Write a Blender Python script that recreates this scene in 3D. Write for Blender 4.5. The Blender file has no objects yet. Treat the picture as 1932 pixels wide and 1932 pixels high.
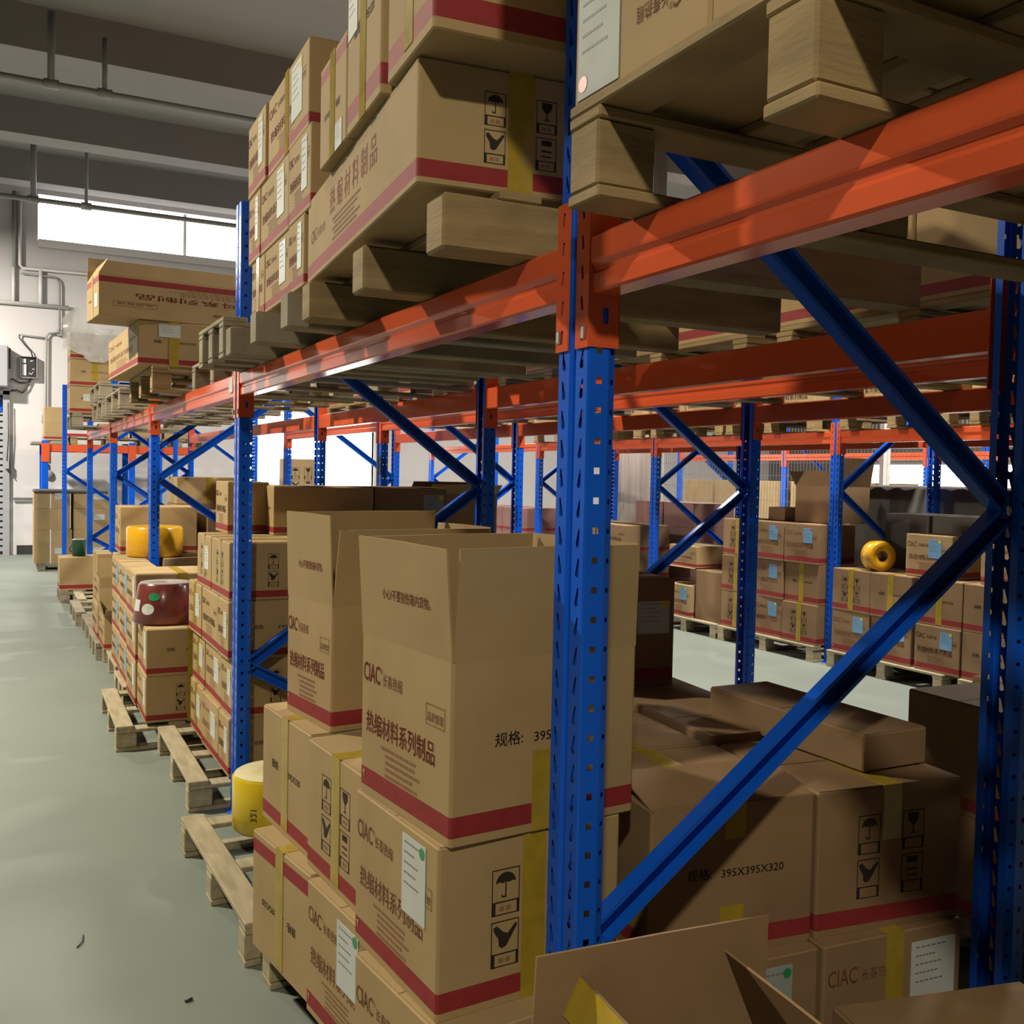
import bpy, bmesh, math, random
from mathutils import Vector, Matrix
from mathutils.geometry import tessellate_polygon
S = bpy.context.scene
C = S.collection
random.seed(7)
PI = math.pi
def R(d): return math.radians(d)

# ------------------------------------------------------------------ camera
def look(cx, cy, cz, yaw, pit, rol):
    fw = Vector((math.sin(yaw)*math.cos(pit), math.cos(yaw)*math.cos(pit), -math.sin(pit)))
    r = Vector((math.cos(yaw), -math.sin(yaw), 0)); u = r.cross(fw)
    c, s = math.cos(rol), math.sin(rol)
    r2 = c*r+s*u; u2 = -s*r+c*u
    return Matrix(((r2.x, u2.x, -fw.x, cx), (r2.y, u2.y, -fw.y, cy), (r2.z, u2.z, -fw.z, cz), (0, 0, 0, 1)))
cd = bpy.data.cameras.new('camera'); cam = bpy.data.objects.new('camera', cd); C.objects.link(cam)
cam.matrix_world = look(-0.8592, -1.4604, 1.4404, 0.474053, 0.036998, 0.020248)
cd.sensor_fit = 'HORIZONTAL'; cd.sensor_width = 36.0; cd.lens = 1874.1/1932*36.0
cd.clip_start = 0.02; cd.clip_end = 200
S.camera = cam
# ------------------------------------------------------------------ world, exposure, lamps
W = bpy.data.worlds.new('world'); S.world = W; W.use_nodes = True
W.node_tree.nodes['Background'].inputs[0].default_value = (1.0, 0.95, 0.88, 1)
W.node_tree.nodes['Background'].inputs[1].default_value = 0.0
S.view_settings.view_transform = 'Standard'; S.view_settings.look = 'None'
S.view_settings.gamma = 1; S.view_settings.use_curve_mapping = False
S.view_settings.exposure = 0.0
S.cycles.max_bounces = 8; S.cycles.diffuse_bounces = 1; S.cycles.sample_clamp_indirect = 6
def lamp(name, loc, power, col, size, aim=(0, 0, -1)):
    d = bpy.data.lights.new(name, 'AREA'); d.shape = 'DISK'; d.size = size; d.energy = power; d.color = col
    o = bpy.data.objects.new(name, d); C.objects.link(o); o.location = loc
    o.rotation_euler = Vector(aim).to_track_quat('-Z', 'Y').to_euler()
    return o
WARM = (1.0, 0.91, 0.70)
for nm, y in (('near', -4.0), ('middle', 4.8), ('far', 13.6)):
    lamp('lamp_aisle_'+nm, (-2.2, -3.5, 4.6) if nm == 'near' else (-3.3, y, 4.8), {'near': 190, 'middle': 470, 'far': 650}[nm], WARM if nm != 'far' else (1.0, 0.94, 0.84), 0.28, (0.15, 0, -1))
lamp('lamp_second_aisle', (4.35, 3.4, 5.2), 390, (1.0, 0.95, 0.85), 0.4, (0, 0, -1))
lamp('lamp_second_aisle', (4.35, 8.6, 5.2), 390, (1.0, 0.95, 0.85), 0.4, (0, 0, -1))
lamp('fill_light_behind_fence', (8.6, 4.5, 5.2), 330, (1.0, 0.93, 0.82), 0.5)
lamp('fill_light_behind_fence', (8.6, 10.0, 5.2), 330, (1.0, 0.93, 0.82), 0.5)  # second light added to brighten the racks behind the fence

# ------------------------------------------------------------------ materials
def mat(name, col, rough=0.6, var=0.0, scale=8.0, bump=0.0, bscale=60.0, metal=0.0, stretch=(1, 1, 1), col2=None, spec=0.5, emit=None, estr=0.0, coat=0.0, alpha=None, trans=0.0):
    m = bpy.data.materials.new(name); m.use_nodes = True
    nt = m.node_tree; b = nt.nodes['Principled BSDF']
    b.inputs['Base Color'].default_value = (*col, 1); b.inputs['Roughness'].default_value = rough
    b.inputs['Metallic'].default_value = metal; b.inputs['Specular IOR Level'].default_value = spec
    b.inputs['Coat Weight'].default_value = coat; b.inputs['Coat Roughness'].default_value = 0.08
    if trans: b.inputs['Transmission Weight'].default_value = trans
    if alpha is not None: b.inputs['Alpha'].default_value = alpha
    if emit: b.inputs['Emission Color'].default_value = (*emit, 1); b.inputs['Emission Strength'].default_value = estr
    if var or bump:
        tc = nt.nodes.new('ShaderNodeTexCoord'); mp = nt.nodes.new('ShaderNodeMapping')
        mp.inputs['Scale'].default_value = stretch; nt.links.new(tc.outputs['Object'], mp.inputs[0])
        if var:
            n = nt.nodes.new('ShaderNodeTexNoise'); n.inputs['Scale'].default_value = scale; n.inputs['Detail'].default_value = 5
            nt.links.new(mp.outputs[0], n.inputs['Vector'])
            mx = nt.nodes.new('ShaderNodeMix'); mx.data_type = 'RGBA'
            c2 = col2 or tuple(c*(1-var) for c in col)
            mx.inputs[6].default_value = (*col, 1); mx.inputs[7].default_value = (*c2, 1)
            rp = nt.nodes.new('ShaderNodeMapRange'); rp.inputs[1].default_value = 0.35; rp.inputs[2].default_value = 0.68
            nt.links.new(n.outputs[0], rp.inputs[0]); nt.links.new(rp.outputs[0], mx.inputs[0]); nt.links.new(mx.outputs[2], b.inputs['Base Color'])
        if bump:
            n2 = nt.nodes.new('ShaderNodeTexNoise'); n2.inputs['Scale'].default_value = bscale; n2.inputs['Detail'].default_value = 4
            nt.links.new(mp.outputs[0], n2.inputs['Vector'])
            bp = nt.nodes.new('ShaderNodeBump'); bp.inputs['Strength'].default_value = bump; bp.inputs['Distance'].default_value = 0.004
            nt.links.new(n2.outputs[0], bp.inputs['Height']); nt.links.new(bp.outputs[0], b.inputs['Normal'])
    return m
M = {}
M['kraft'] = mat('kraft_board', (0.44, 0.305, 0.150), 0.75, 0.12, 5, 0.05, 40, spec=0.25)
M['kraft_dark'] = mat('kraft_board_brown_shaded', (0.30, 0.185, 0.095), 0.78, 0.15, 6, 0.05, 40, spec=0.25)  # darker brown kraft; shade on dim cartons is put into this colour
M['kraft_in'] = mat('kraft_inside', (0.40, 0.28, 0.145), 0.8, 0.1, 9, spec=0.2)
M['band'] = mat('red_print_band', (0.30, 0.030, 0.032), 0.65, 0.15, 30, spec=0.3)
M['pred'] = mat('red_ink', (0.27, 0.070, 0.040), 0.7, 0.15, 60, spec=0.2)
M['pfade'] = mat('faded_red_ink', (0.33, 0.165, 0.085), 0.7, 0.15, 60, spec=0.2)
M['pblk'] = mat('black_ink', (0.035, 0.026, 0.020), 0.7, 0.1, 60, spec=0.2)
M['pwht'] = mat('unprinted_board', (0.46, 0.33, 0.18), 0.7, spec=0.2)
M['tape'] = mat('amber_tape', (0.52, 0.36, 0.035), 0.22, 0.2, 25, 0.15, 30, spec=0.6, alpha=0.82)
M['paper'] = mat('label_paper', (0.60, 0.62, 0.60), 0.5, 0.06, 20, spec=0.25)
M['film'] = mat('label_pouch', (0.36, 0.39, 0.38), 0.5, 0.10, 14, 0.5, 11, spec=0.15)
M['bluepaper'] = mat('blue_label_paper', (0.16, 0.36, 0.60), 0.5, 0.05, 20)
M['ink_grey'] = mat('grey_label_ink', (0.20, 0.20, 0.20), 0.6)
M['green'] = mat('green_sticker', (0.03, 0.28, 0.10), 0.4)
M['red'] = mat('red_sticker', (0.55, 0.02, 0.05), 0.4)
M['yel'] = mat('yellow_sticker', (0.75, 0.62, 0.02), 0.4)
M['blue'] = mat('blue_powder_coat', (0.006, 0.115, 0.74), 0.24, 0.10, 8, spec=0.3)
M['orange'] = mat('orange_powder_coat', (0.72, 0.110, 0.038), 0.17, 0.06, 6, spec=0.22)
M['steel'] = mat('zinc_steel', (0.62, 0.62, 0.60), 0.3, 0.1, 30, metal=0.9)
M['wood'] = mat('pallet_pine', (0.37, 0.26, 0.125), 0.75, 0.35, 5, 0.3, 30, stretch=(1, 1, 6), spec=0.25)
M['wood_pale'] = mat('pallet_pale_pine', (0.45, 0.38, 0.25), 0.8, 0.3, 5, 0.25, 30, stretch=(6, 1, 6), spec=0.2)
M['wood_grey'] = mat('pallet_grey_pine', (0.34, 0.29, 0.21), 0.8, 0.3, 6, 0.3, 30, spec=0.2)
M['floor'] = mat('sealed_concrete', (0.220, 0.250, 0.218), 0.5, 0.10, 1.3, 0.03, 20, spec=0.4)
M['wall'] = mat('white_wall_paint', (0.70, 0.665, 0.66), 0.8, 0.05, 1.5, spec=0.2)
M['walldim'] = mat('dark_wall_bounce_cut', (0.16, 0.15, 0.14), 0.85, 0.05, 1.5, spec=0.2)  # unseen walls coloured dark to cut bounced light
M['ceil'] = mat('ceiling_paint', (0.38, 0.365, 0.35), 0.85, 0.05, 1.0, spec=0.2)
M['pipe'] = mat('galvanised_pipe', (0.34, 0.34, 0.33), 0.5, 0.1, 6)
M['pipew'] = mat('white_pipe', (0.82, 0.80, 0.77), 0.5)
M['grey'] = mat('grey_enamel', (0.40, 0.40, 0.42), 0.5, 0.08, 5)
M['dark'] = mat('dark_plastic', (0.035, 0.033, 0.032), 0.5)
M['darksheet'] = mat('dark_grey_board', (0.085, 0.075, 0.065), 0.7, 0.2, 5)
M['glow'] = mat('daylit_pane', (0.9, 0.9, 0.9), 0.5, emit=(1.0, 0.985, 0.96), estr=5.0)
M['rollY'] = mat('yellow_tubing', (0.72, 0.52, 0.012), 0.3, 0.08, 10, coat=0.3)
M['rollO'] = mat('orange_tubing', (0.78, 0.40, 0.012), 0.25, 0.1, 10, 0.3, 40, coat=0.4)
M['rollM'] = mat('maroon_tubing', (0.17, 0.028, 0.024), 0.28, 0.1, 10, coat=0.3)
M['cream'] = mat('cream_core_face', (0.66, 0.58, 0.33), 0.5, 0.1, 20)
M['greyface'] = mat('grey_core_face', (0.40, 0.36, 0.34), 0.35, 0.1, 20)
M['bucket'] = mat('green_plastic', (0.015, 0.11, 0.075), 0.3)
M['poly'] = mat('clear_polythene', (0.75, 0.74, 0.74), 0.2, 0.1, 8, 0.8, 18, alpha=0.6)
M['mauve'] = mat('mauve_board', (0.30, 0.15, 0.125), 0.7, 0.12, 6)
M['yellowsteel'] = mat('yellow_steel', (0.62, 0.36, 0.02), 0.4)
M['column'] = mat('wrapped_column', (0.74, 0.62, 0.57), 0.45, 0.25, 3, stretch=(6, 6, 0.4))
M['redpaint'] = mat('red_paint', (0.45, 0.02, 0.03), 0.4)

# ------------------------------------------------------------------ mesh helpers
class G:
    """collects polygons with material slots, becomes one mesh"""
    def __init__(s): s.v = []; s.f = []; s.m = []; s.sm = []; s.mats = []
    def slot(s, m):
        m = M[m] if isinstance(m, str) else m
        if m not in s.mats: s.mats.append(m)
        return s.mats.index(m)
    def add(s, vs, fs, m, T=None, smooth=False):
        o = len(s.v); k = s.slot(m)
        for v in vs:
            v = Vector(v); s.v.append(T @ v if T is not None else v)
        for f in fs:
            s.f.append([o+i for i in f]); s.m.append(k); s.sm.append(smooth)
        return s
    def box(s, a, b, m, T=None):
        x0, y0, z0 = a; x1, y1, z1 = b
        return s.add([(x0, y0, z0), (x1, y0, z0), (x1, y1, z0), (x0, y1, z0), (x0, y0, z1), (x1, y0, z1), (x1, y1, z1), (x0, y1, z1)],
                     [(0, 3, 2, 1), (4, 5, 6, 7), (0, 1, 5, 4), (1, 2, 6, 5), (2, 3, 7, 6), (3, 0, 4, 7)], m, T)
    def bbox(s, a, b, m, T=None, e=0.003):
        """box with chamfered edges"""
        bm = bmesh.new(); bmesh.ops.create_cube(bm, size=1)
        for v in bm.verts: v.co = Vector([(a[i]+b[i])/2 + v.co[i]*(b[i]-a[i]) for i in range(3)])
        bmesh.ops.bevel(bm, geom=bm.edges[:], offset=e, segments=1, affect='EDGES')
        bm.verts.index_update()
        s.add([v.co.copy() for v in bm.verts], [[v.index for v in f.verts] for f in bm.faces], m, T); bm.free(); return s
    def lathe(s, prof, m, n=32, T=None, close=False):
        vs = []; fs = []; k = len(prof)
        for i in range(n):
            a = 2*PI*i/n
            for r, z in prof: vs.append((r*math.cos(a), r*math.sin(a), z))
        for i in range(n):
            j = (i+1) % n
            for q in range(k if close else k-1):
                w = (q+1) % k
                fs.append((i*k+q, j*k+q, j*k+w, i*k+w))
        return s.add(vs, fs, m, T, True)
    def tube(s, pts, r, m, n=8):
        pts = [Vector(p) for p in pts]; vs = []; fs = []
        up = None
        for i, p in enumerate(pts):
            d = (pts[min(i+1, len(pts)-1)]-pts[max(i-1, 0)]).normalized()
            if up is None or abs(up.dot(d)) > 0.98: up = Vector((0, 0, 1)) if abs(d.z) < 0.9 else Vector((1, 0, 0))
            a = d.cross(up).normalized(); b = a.cross(d).normalized(); up = b
            for k in range(n):
                t = 2*PI*k/n; vs.append(p+a*(r*math.cos(t))+b*(r*math.sin(t)))
        for i in range(len(pts)-1):
            for k in range(n):
                l = (k+1) % n; fs.append((i*n+k, i*n+l, (i+1)*n+l, (i+1)*n+k))
        fs.append(list(range(n))[::-1]); fs.append([(len(pts)-1)*n+k for k in range(n)])
        return s.add(vs, fs, m, None, True)
    def prism(s, poly, p0, p1, m, ax, ay):
        """sweep a 2-D polygon (in axes ax, ay) from p0 to p1"""
        n = len(poly); p0 = Vector(p0); p1 = Vector(p1); ax = Vector(ax); ay = Vector(ay)
        vs = [p0+ax*x+ay*y for x, y in poly]+[p1+ax*x+ay*y for x, y in poly]
        fs = [(i, (i+1) % n, n+(i+1) % n, n+i) for i in range(n)]
        tr = tessellate_polygon([[Vector((x, y, 0)) for x, y in poly]])
        fs += [tuple(t) for t in tr]+[tuple(n+i for i in t) for t in tr]
        return s.add(vs, fs, m)
    def mesh(s, name):
        me = bpy.data.meshes.new(name); me.from_pydata([tuple(v) for v in s.v], [], s.f)
        for m in s.mats: me.materials.append(m)
        me.polygons.foreach_set('material_index', s.m); me.polygons.foreach_set('use_smooth', s.sm)
        me.update(); return me
def put(name, me, parent=None, loc=(0, 0, 0), rz=0.0, label=None, cat=None, group=None, kind=None):
    if isinstance(me, G): me = me.mesh(name)
    o = bpy.data.objects.new(name, me); C.objects.link(o); o.location = loc; o.rotation_euler = (0, 0, rz)
    if parent is not None: o.parent = parent
    for k, v in (('label', label), ('category', cat), ('group', group), ('kind', kind)):
        if v: o[k] = v
    return o
def thing(name, label, cat, loc, rz=0.0, group=None):
    return put(name, None, None, loc, rz, label, cat, group)
def struct(name, g): return put(name, g, kind='structure')
def dup(o, label, loc=None, rz=None, parent=None):
    c = o.copy(); C.objects.link(c)
    if parent is not None: c.parent = parent
    if label: c['label'] = label
    if loc is not None: c.location = loc
    if rz is not None: c.rotation_euler = (0, 0, rz)
    for ch in list(o.children): dup(ch, None, parent=c)
    return c

# ------------------------------------------------------------------ the room
struct('floor', G().box((-7, -8, -0.2), (15, 17, 0), 'floor'))
struct('ceiling', G().box((-7, -8, 6.2), (15, 17, 6.35), 'ceil'))
YW = 16.4
g = G()   # far wall with its openings
xs = [-7, -2.6, -0.77, -0.36, 3.0, 5.35, 12.5, 15]
def wallbox(x0, x1, z0, z1): g.box((x0, YW, z0), (x1, YW+0.25, z1), 'wall')
wallbox(-7, -2.6, 0, 6.2); wallbox(-2.6, -0.77, 2.62, 6.2); wallbox(-0.77, -0.36, 0, 6.2)
wallbox(-0.36, 3.0, 0, 5.06); wallbox(3.0, 5.35, 2.5, 5.06); wallbox(5.35, 12.5, 0, 5.06); wallbox(-0.36, 12.5, 5.80, 6.2); wallbox(12.5, 15, 0, 6.2)
struct('wall_far', g)
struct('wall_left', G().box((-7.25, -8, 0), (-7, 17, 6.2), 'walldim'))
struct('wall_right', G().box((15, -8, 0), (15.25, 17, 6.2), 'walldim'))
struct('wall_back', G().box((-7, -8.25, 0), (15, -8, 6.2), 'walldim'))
for i, (y0, y1) in enumerate([(-4.3, -3.95), (-1.4, -1.05), (1.5, 1.85), (4.4, 4.75), (7.25, 7.6), (10.14, 10.5), (13.1, 13.5), (15.45, 15.82)]):
    struct('trim_%d' % (i+1), G().box((-7, y0, 5.74), (15, y1, 6.2), 'ceil'))
struct('trim_9', G().box((-0.36, YW-0.14, 4.94), (12.5, YW, 5.06), 'wall'))   # sill ledge
struct('baseboard_far', G().box((-0.66, YW-0.012, 0.0), (-0.05, YW, 0.15), 'dark'))
w = struct('window_1', G().box((-0.36, YW+0.18, 5.06), (12.5, YW+0.2, 5.80), 'glow'))
fr = G()
for x in (1.9, 4.6, 7.3, 10): fr.box((x, YW+0.10, 5.06), (x+0.05, YW+0.16, 5.80), 'pipew')
put('window_frame', fr, w)
w = struct('door_2', G().box((3.0, YW+0.2, 0), (5.35, YW+0.22, 2.5), 'glow'))
fr = G(); fr.box((2.95, YW-0.02, 0), (3.0, YW+0.1, 2.55), 'pipew').box((5.35, YW-0.02, 0), (5.4, YW+0.1, 2.55), 'pipew').box((2.95, YW-0.02, 2.5), (5.4, YW+0.1, 2.55), 'pipew')
put('door_frame', fr, w)
# shuttered doorway at the left edge
w = struct('door_1', G().box((-2.6, YW+0.14, 0), (-0.84, YW+0.2, 2.62), 'darksheet'))
fr = G(); fr.box((-0.86, YW-0.06, 0), (-0.765, YW+0.1, 2.62), 'grey').box((-2.6, YW-0.06, 2.56), (-0.765, YW+0.05, 2.66), 'grey')
put('door_frame', fr, w)
sl = G()
for i in range(26): sl.box((-2.55, YW+0.10, 0.05+i*0.1), (-0.86, YW+0.13, 0.12+i*0.1), 'grey')
sl.box((-1.6, YW+0.07, 2.30), (-0.87, YW+0.10, 2.5), 'blue')
put('shutter', sl, w)
# window in the right-hand hall, seen through the mesh fence
struct('window_2', G().box((14.97, 9.3, 0.9), (14.99, 13.3, 1.8), 'glow'))

# ------------------------------------------------------------------ services on the wall and under the ceiling
def pipe(name, label, pts, r, m='pipe', fit=(), cat='pipe', group=None):
    g = G(); g.tube(pts, r, m)
    o = put(name, g, label=label, cat=cat, group=group)
    for p, ax in fit:
        f = G(); f.tube([Vector(p)-Vector(ax)*0.07, Vector(p)+Vector(ax)*0.07], r*1.45, m, 10); put('pipe_fitting', f, o)
    return o
pipe('fire_pipe', 'dark grey ceiling pipe crossing above the aisle, the higher and nearer one', [(-6.5, 9.49, 5.2), (6, 9.49, 5.2)], 0.032, fit=[((-0.44, 9.49, 5.2), (1, 0, 0)), ((0.05, 9.49, 5.2), (1, 0, 0))])
pipe('fire_pipe', 'dark grey ceiling pipe crossing in front of the bright strip window', [(-6.5, 14.3, 5.2), (6, 14.3, 5.2)], 0.036, fit=[((-0.48, 14.3, 5.2), (1, 0, 0)), ((0.21, 14.3, 5.2), (1, 0, 0))])
for lab, x, y, z1, r in [('thick pipe drop from ceiling to the nearer pipe, at upper left', -0.44, 9.49, 5.9, 0.036), ('thinner pipe drop right of the thick one on the nearer pipe', 0.05, 9.49, 5.75, 0.026),
                         ('short vertical hanger on the window pipe, nearer the photo edge', -0.48, 14.3, 6.15, 0.04), ('slim vertical hanger on the window pipe, further right', 0.21, 14.3, 6.2, 0.024)]:
    pipe('pipe_hanger', lab, [(x, y, 5.2), (x, y, z1)], r)
yw = YW-0.05
pipe('wall_pipe', 'grey vertical pipe pair member at left of strip window', [(-0.70, yw, 5.78), (-0.70, yw, 4.58)], 0.03)
pipe('wall_pipe', 'pale vertical pipe bending into the upper white rail', [(-0.62, yw, 5.75), (-0.62, yw, 4.63), (-0.58, yw, 4.585), (2.2, yw, 4.62)], 0.027, 'pipew')
pipe('wall_pipe', 'white horizontal rail, the lower one above the junction box', [(-3.0, yw, 4.02), (0.09, yw, 4.02)], 0.032, 'pipew')
pipe('wall_pipe', 'white upright between the two rails, left one', [(-0.71, yw, 4.58), (-0.71, yw, 4.03)], 0.025, 'pipew')
pipe('wall_pipe', 'white upright between the two rails, right one', [(-0.32, yw, 4.58), (-0.32, yw, 4.03)], 0.03, 'pipew')
pipe('conduit', 'thin grey conduit curving down from the white rail to a small box', [(-0.6, yw, 4.50), (-0.12, yw, 4.49), (-0.07, yw, 4.45), (-0.045, yw, 4.38), (-0.04, yw, 3.62)], 0.015, 'pipe', cat='conduit')
pipe('conduit', 'grey conduit running down the wall beside the fire alarm call point', [(-0.04, yw, 3.6), (-0.20, yw, 3.58), (-0.235, yw, 3.52), (-0.24, yw, 1.55)], 0.016, 'pipe', cat='conduit')
pipe('conduit', 'short level conduit above the wall junction box', [(-0.62, yw, 3.53), (-0.22, yw, 3.50)], 0.011, 'pipe', cat='conduit')
pipe('cable', 'black cable drooping from the conduit into the junction box', [(-0.62, yw, 3.53), (-0.63, yw, 3.48), (-0.55, yw, 3.37), (-0.46, yw, 3.27), (-0.43, yw, 3.17)], 0.010, 'dark', cat='cable')
pipe('cable', 'black cable looping from the junction box to the shutter housing', [(-0.45, yw, 2.83), (-0.52, yw, 2.77), (-0.62, yw, 2.76), (-0.74, yw, 2.82)], 0.012, 'dark', cat='cable')
pipe('cable', 'black cable sagging lowest below the junction box to the door frame', [(-0.46, yw, 2.83), (-0.52, yw, 2.68), (-0.58, yw, 2.60), (-0.66, yw, 2.64), (-0.75, yw, 2.63)], 0.012, 'dark', cat='cable')
g = G(); g.bbox((-0.04, 0, -0.05), (0.04, 0.06, 0.05), 'pipe'); put('conduit_box', g, label='small square conduit box on the white wall', cat='junction box', loc=(-0.04, YW-0.06, 3.6))
t = thing('junction_box', 'open grey electrical junction box with loose wires on white wall', 'junction box', (-0.49, YW-0.10, 2.84))
g = G(); g.box((-0.12, 0.08, 0), (0.12, 0.1, 0.34), 'grey').box((-0.12, 0, 0), (-0.11, 0.08, 0.34), 'grey').box((0.11, 0, 0), (0.12, 0.08, 0.34), 'grey').box((-0.12, 0, 0.33), (0.12, 0.08, 0.34), 'dark').box((-0.12, 0, 0), (0.12, 0.08, 0.01), 'grey'); put('case', g, t)
g = G(); g.bbox((-0.02, 0.04, 0.03), (0.10, 0.075, 0.31), 'dark'); put('breaker_panel', g, t)
g = G(); g.bbox((-0.10, 0.04, 0.04), (-0.035, 0.07, 0.22), 'pipew').bbox((-0.10, 0.04, 0.24), (-0.04, 0.07, 0.31), 'pipew'); put('terminal_block', g, t)
g = G(); g.tube([(0, 0.035, 0.08), (0.04, 0.03, 0.06), (0.06, 0.03, 0.10)], 0.006, 'pipew').tube([(0.05, 0.03, 0.15), (0.09, 0.03, 0.14)], 0.006, 'pipew').tube([(0.02, 0.03, 0.27), (0.07, 0.03, 0.28)], 0.008, 'pipew'); put('wire', g, t)
t = thing('shutter_housing', 'grey roller shutter housing at the left photo edge', 'shutter housing', (-1.7, YW-0.302, 2.665))
put('case', G().bbox((-1.0, 0, 0), (0.92, 0.29, 0.65), 'grey', e=0.02), t); put('end_cap', G().bbox((0.92, 0.05, 0.3), (0.95, 0.25, 0.62), 'dark', e=0.01), t)
t = thing('alarm_call_point', 'red fire alarm call point on the white far wall', 'fire alarm', (-0.27, YW-0.05, 1.39))
put('case', G().bbox((-0.055, 0, 0), (0.055, 0.05, 0.11), 'redpaint', e=0.006), t); put('button_plate', G().box((-0.035, -0.004, 0.035), (0.035, 0, 0.075), 'paper'), t)
g = G(); g.lathe([(0.0, -0.05), (0.06, -0.05), (0.075, -0.03), (0.075, 0)], 'grey', 20, Matrix.Rotation(-PI/2, 4, 'X')); put('alarm_bell', g, label='grey round alarm bell below the red call point', cat='alarm bell', loc=(-0.20, YW, 1.30))
g = G(); g.bbox((-0.03, 0, 0), (0.03, 0.05, 0.16), 'grey'); put('wall_switch', g, label='small grey wall switch beside the wrapped carton', cat='switch', loc=(-0.26, YW-0.05, 1.78))
t = thing('alarm_sounder', 'small red and grey alarm sounder on the far wall', 'fire alarm', (-0.26, YW-0.05, 2.20)); put('case', G().bbox((-0.04, 0.01, -0.06), (0.04, 0.05, 0.06), 'grey'), t); put('lens', G().bbox((-0.005, 0, 0), (0.035, 0.02, 0.06), 'redpaint'), t)
g = G(); g.bbox((0, 0, 0), (0.06, 0.05, 0.12), 'grey').tube([(0.03, 0.02, 0.12), (0.05, 0.02, 0.5), (0.045, 0.02, 1.05)], 0.008, 'dark').tube([(0.03, 0.02, 0.0), (0.07, 0.02, -0.06)], 0.01, 'dark'); put('door_control', g, label='grey shutter control with cable on the door frame', cat='switch', loc=(-0.83, YW-0.12, 1.38))
g = G(); g.box((0, 0, 0.05), (0.55, 0.03, 0.065), 'pipe').box((0.02, 0, 0), (0.55, 0.03, 0.02), 'pipe'); put('wall_rail', g, label='low grey double rail on the wall near the floor', cat='rail', loc=(-0.72, YW-0.03, 0.86))

# ------------------------------------------------------------------ racking
PH = 2.53
def cellstrip(g, o, ax, W, z0, n, pitch, hole, m):
    """vertical strip of n punched cells: o origin, ax unit direction across, hole polygon in (s,t)"""
    ax = Vector(ax); o = Vector(o)
    poly = [(0, 0), (W, 0), (W, pitch), (0, pitch)]
    tr = tessellate_polygon([[Vector((*p, 0)) for p in poly], [Vector((*p, 0)) for p in hole]])
    al = poly+list(hole)
    for k in range(n):
        g.add([o+ax*s+Vector((0, 0, z0+k*pitch+t)) for s, t in al], [tuple(t) for t in tr], m)
    for a, b in ((0, z0), (z0+n*pitch, PH)):
        if b-a > 1e-4: g.add([o+Vector((0, 0, a)), o+ax*W+Vector((0, 0, a)), o+ax*W+Vector((0, 0, b)), o+Vector((0, 0, b))], [(0, 1, 2, 3)], m)
def keyhole(W, lean):
    c = W/2; pts = []
    for a in range(150, 391, 40): pts.append((c+0.0058*math.cos(R(a)), 0.0115+0.0058*math.sin(R(a))))
    pts += [(c+lean+0.0018, 0.0385), (c+lean-0.0018, 0.0385)]
    return pts
def post_mesh():
    g = G(); z0 = 0.015; n = 50
    cellstrip(g, (0, -0.047, 0), (0, 1, 0), 0.036, z0, n, 0.05, keyhole(0.036, -0.004), 'blue')
    cellstrip(g, (0, 0.011, 0), (0, 1, 0), 0.036, z0, n, 0.05, keyhole(0.036, 0.004), 'blue')
    sq = [(0.013, 0.030), (0.024, 0.030), (0.024, 0.041), (0.013, 0.041)]
    rd = [(0.011+0.005*math.cos(PI*k/4), 0.034+0.005*math.sin(PI*k/4)) for k in range(8)]
    for s in (-1, 1):
        cellstrip(g, (0.003, s*0.05, 0), (1, 0, 0), 0.037, z0, n, 0.05, sq, 'blue')
        d = Vector((0.018, -s*0.010, 0)); W_ = d.length
        cellstrip(g, (0.040, s*0.05, 0), d/W_, W_, z0, n, 0.05, rd, 'blue')
        g.add([(0.058, s*0.04, 0), (0.058, s*0.022, 0), (0.058, s*0.022, PH), (0.058, s*0.04, PH)], [(0, 1, 2, 3)], 'blue')
        for (xa, ya, xb, yb) in ((0, s*0.047, 0.003, s*0.05), (0, s*0.011, 0.007, s*0.008)):
            g.add([(xa, ya, 0), (xb, yb, 0), (xb, yb, PH), (xa, ya, PH)], [(0, 1, 2, 3)], 'blue')
    g.add([(0.007, -0.008, 0), (0.007, 0.008, 0), (0.007, 0.008, PH), (0.007, -0.008, PH)], [(0, 1, 2, 3)], 'blue')
    return g.mesh('post')
POST = post_mesh()
FOOT = G().bbox((-0.02, -0.07, 0), (0.09, 0.07, 0.006), 'blue').box((0, -0.052, 0.006), (0.06, -0.0505, 0.10), 'blue').box((0, 0.0505, 0.006), (0.06, 0.052, 0.10), 'blue').mesh('foot_plate')
def bolt_mesh():
    g = G(); g.lathe([(0, -0.064), (0.006, -0.064), (0.0075, -0.062), (0.0075, -0.056), (0.011, -0.056), (0.011, -0.054), (0, -0.054)], 'steel', 10, Matrix.Rotation(-PI/2, 4, 'X') @ Matrix.Translation((0, 0, 0)))
    return g.mesh('bolt')
def brace_mesh(D, za, zb, xa, xb):
    p0 = Vector((xa, 0, za)); p1 = Vector((xb, 0, zb)); d = (p1-p0).normalized(); n = d.cross(Vector((0, -1, 0))); 
    if n.z < 0: n = -n
    w, dp, t = 0.024, 0.032, 0.002
    c = [(-w, 0), (w, 0), (w, dp), (w-0.008, dp), (w-0.008, dp-t), (w-t, dp-t), (w-t, t), (-w+t, t), (-w+t, dp-t), (-w+0.008, dp-t), (-w+0.008, dp), (-w, dp)]
    g = G(); g.prism(c, p0+Vector((0, 0.016, 0)), p1+Vector((0, 0.016, 0)), 'blue', n, (0, -1, 0))
    return g.mesh('brace')
BR = {}
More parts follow.
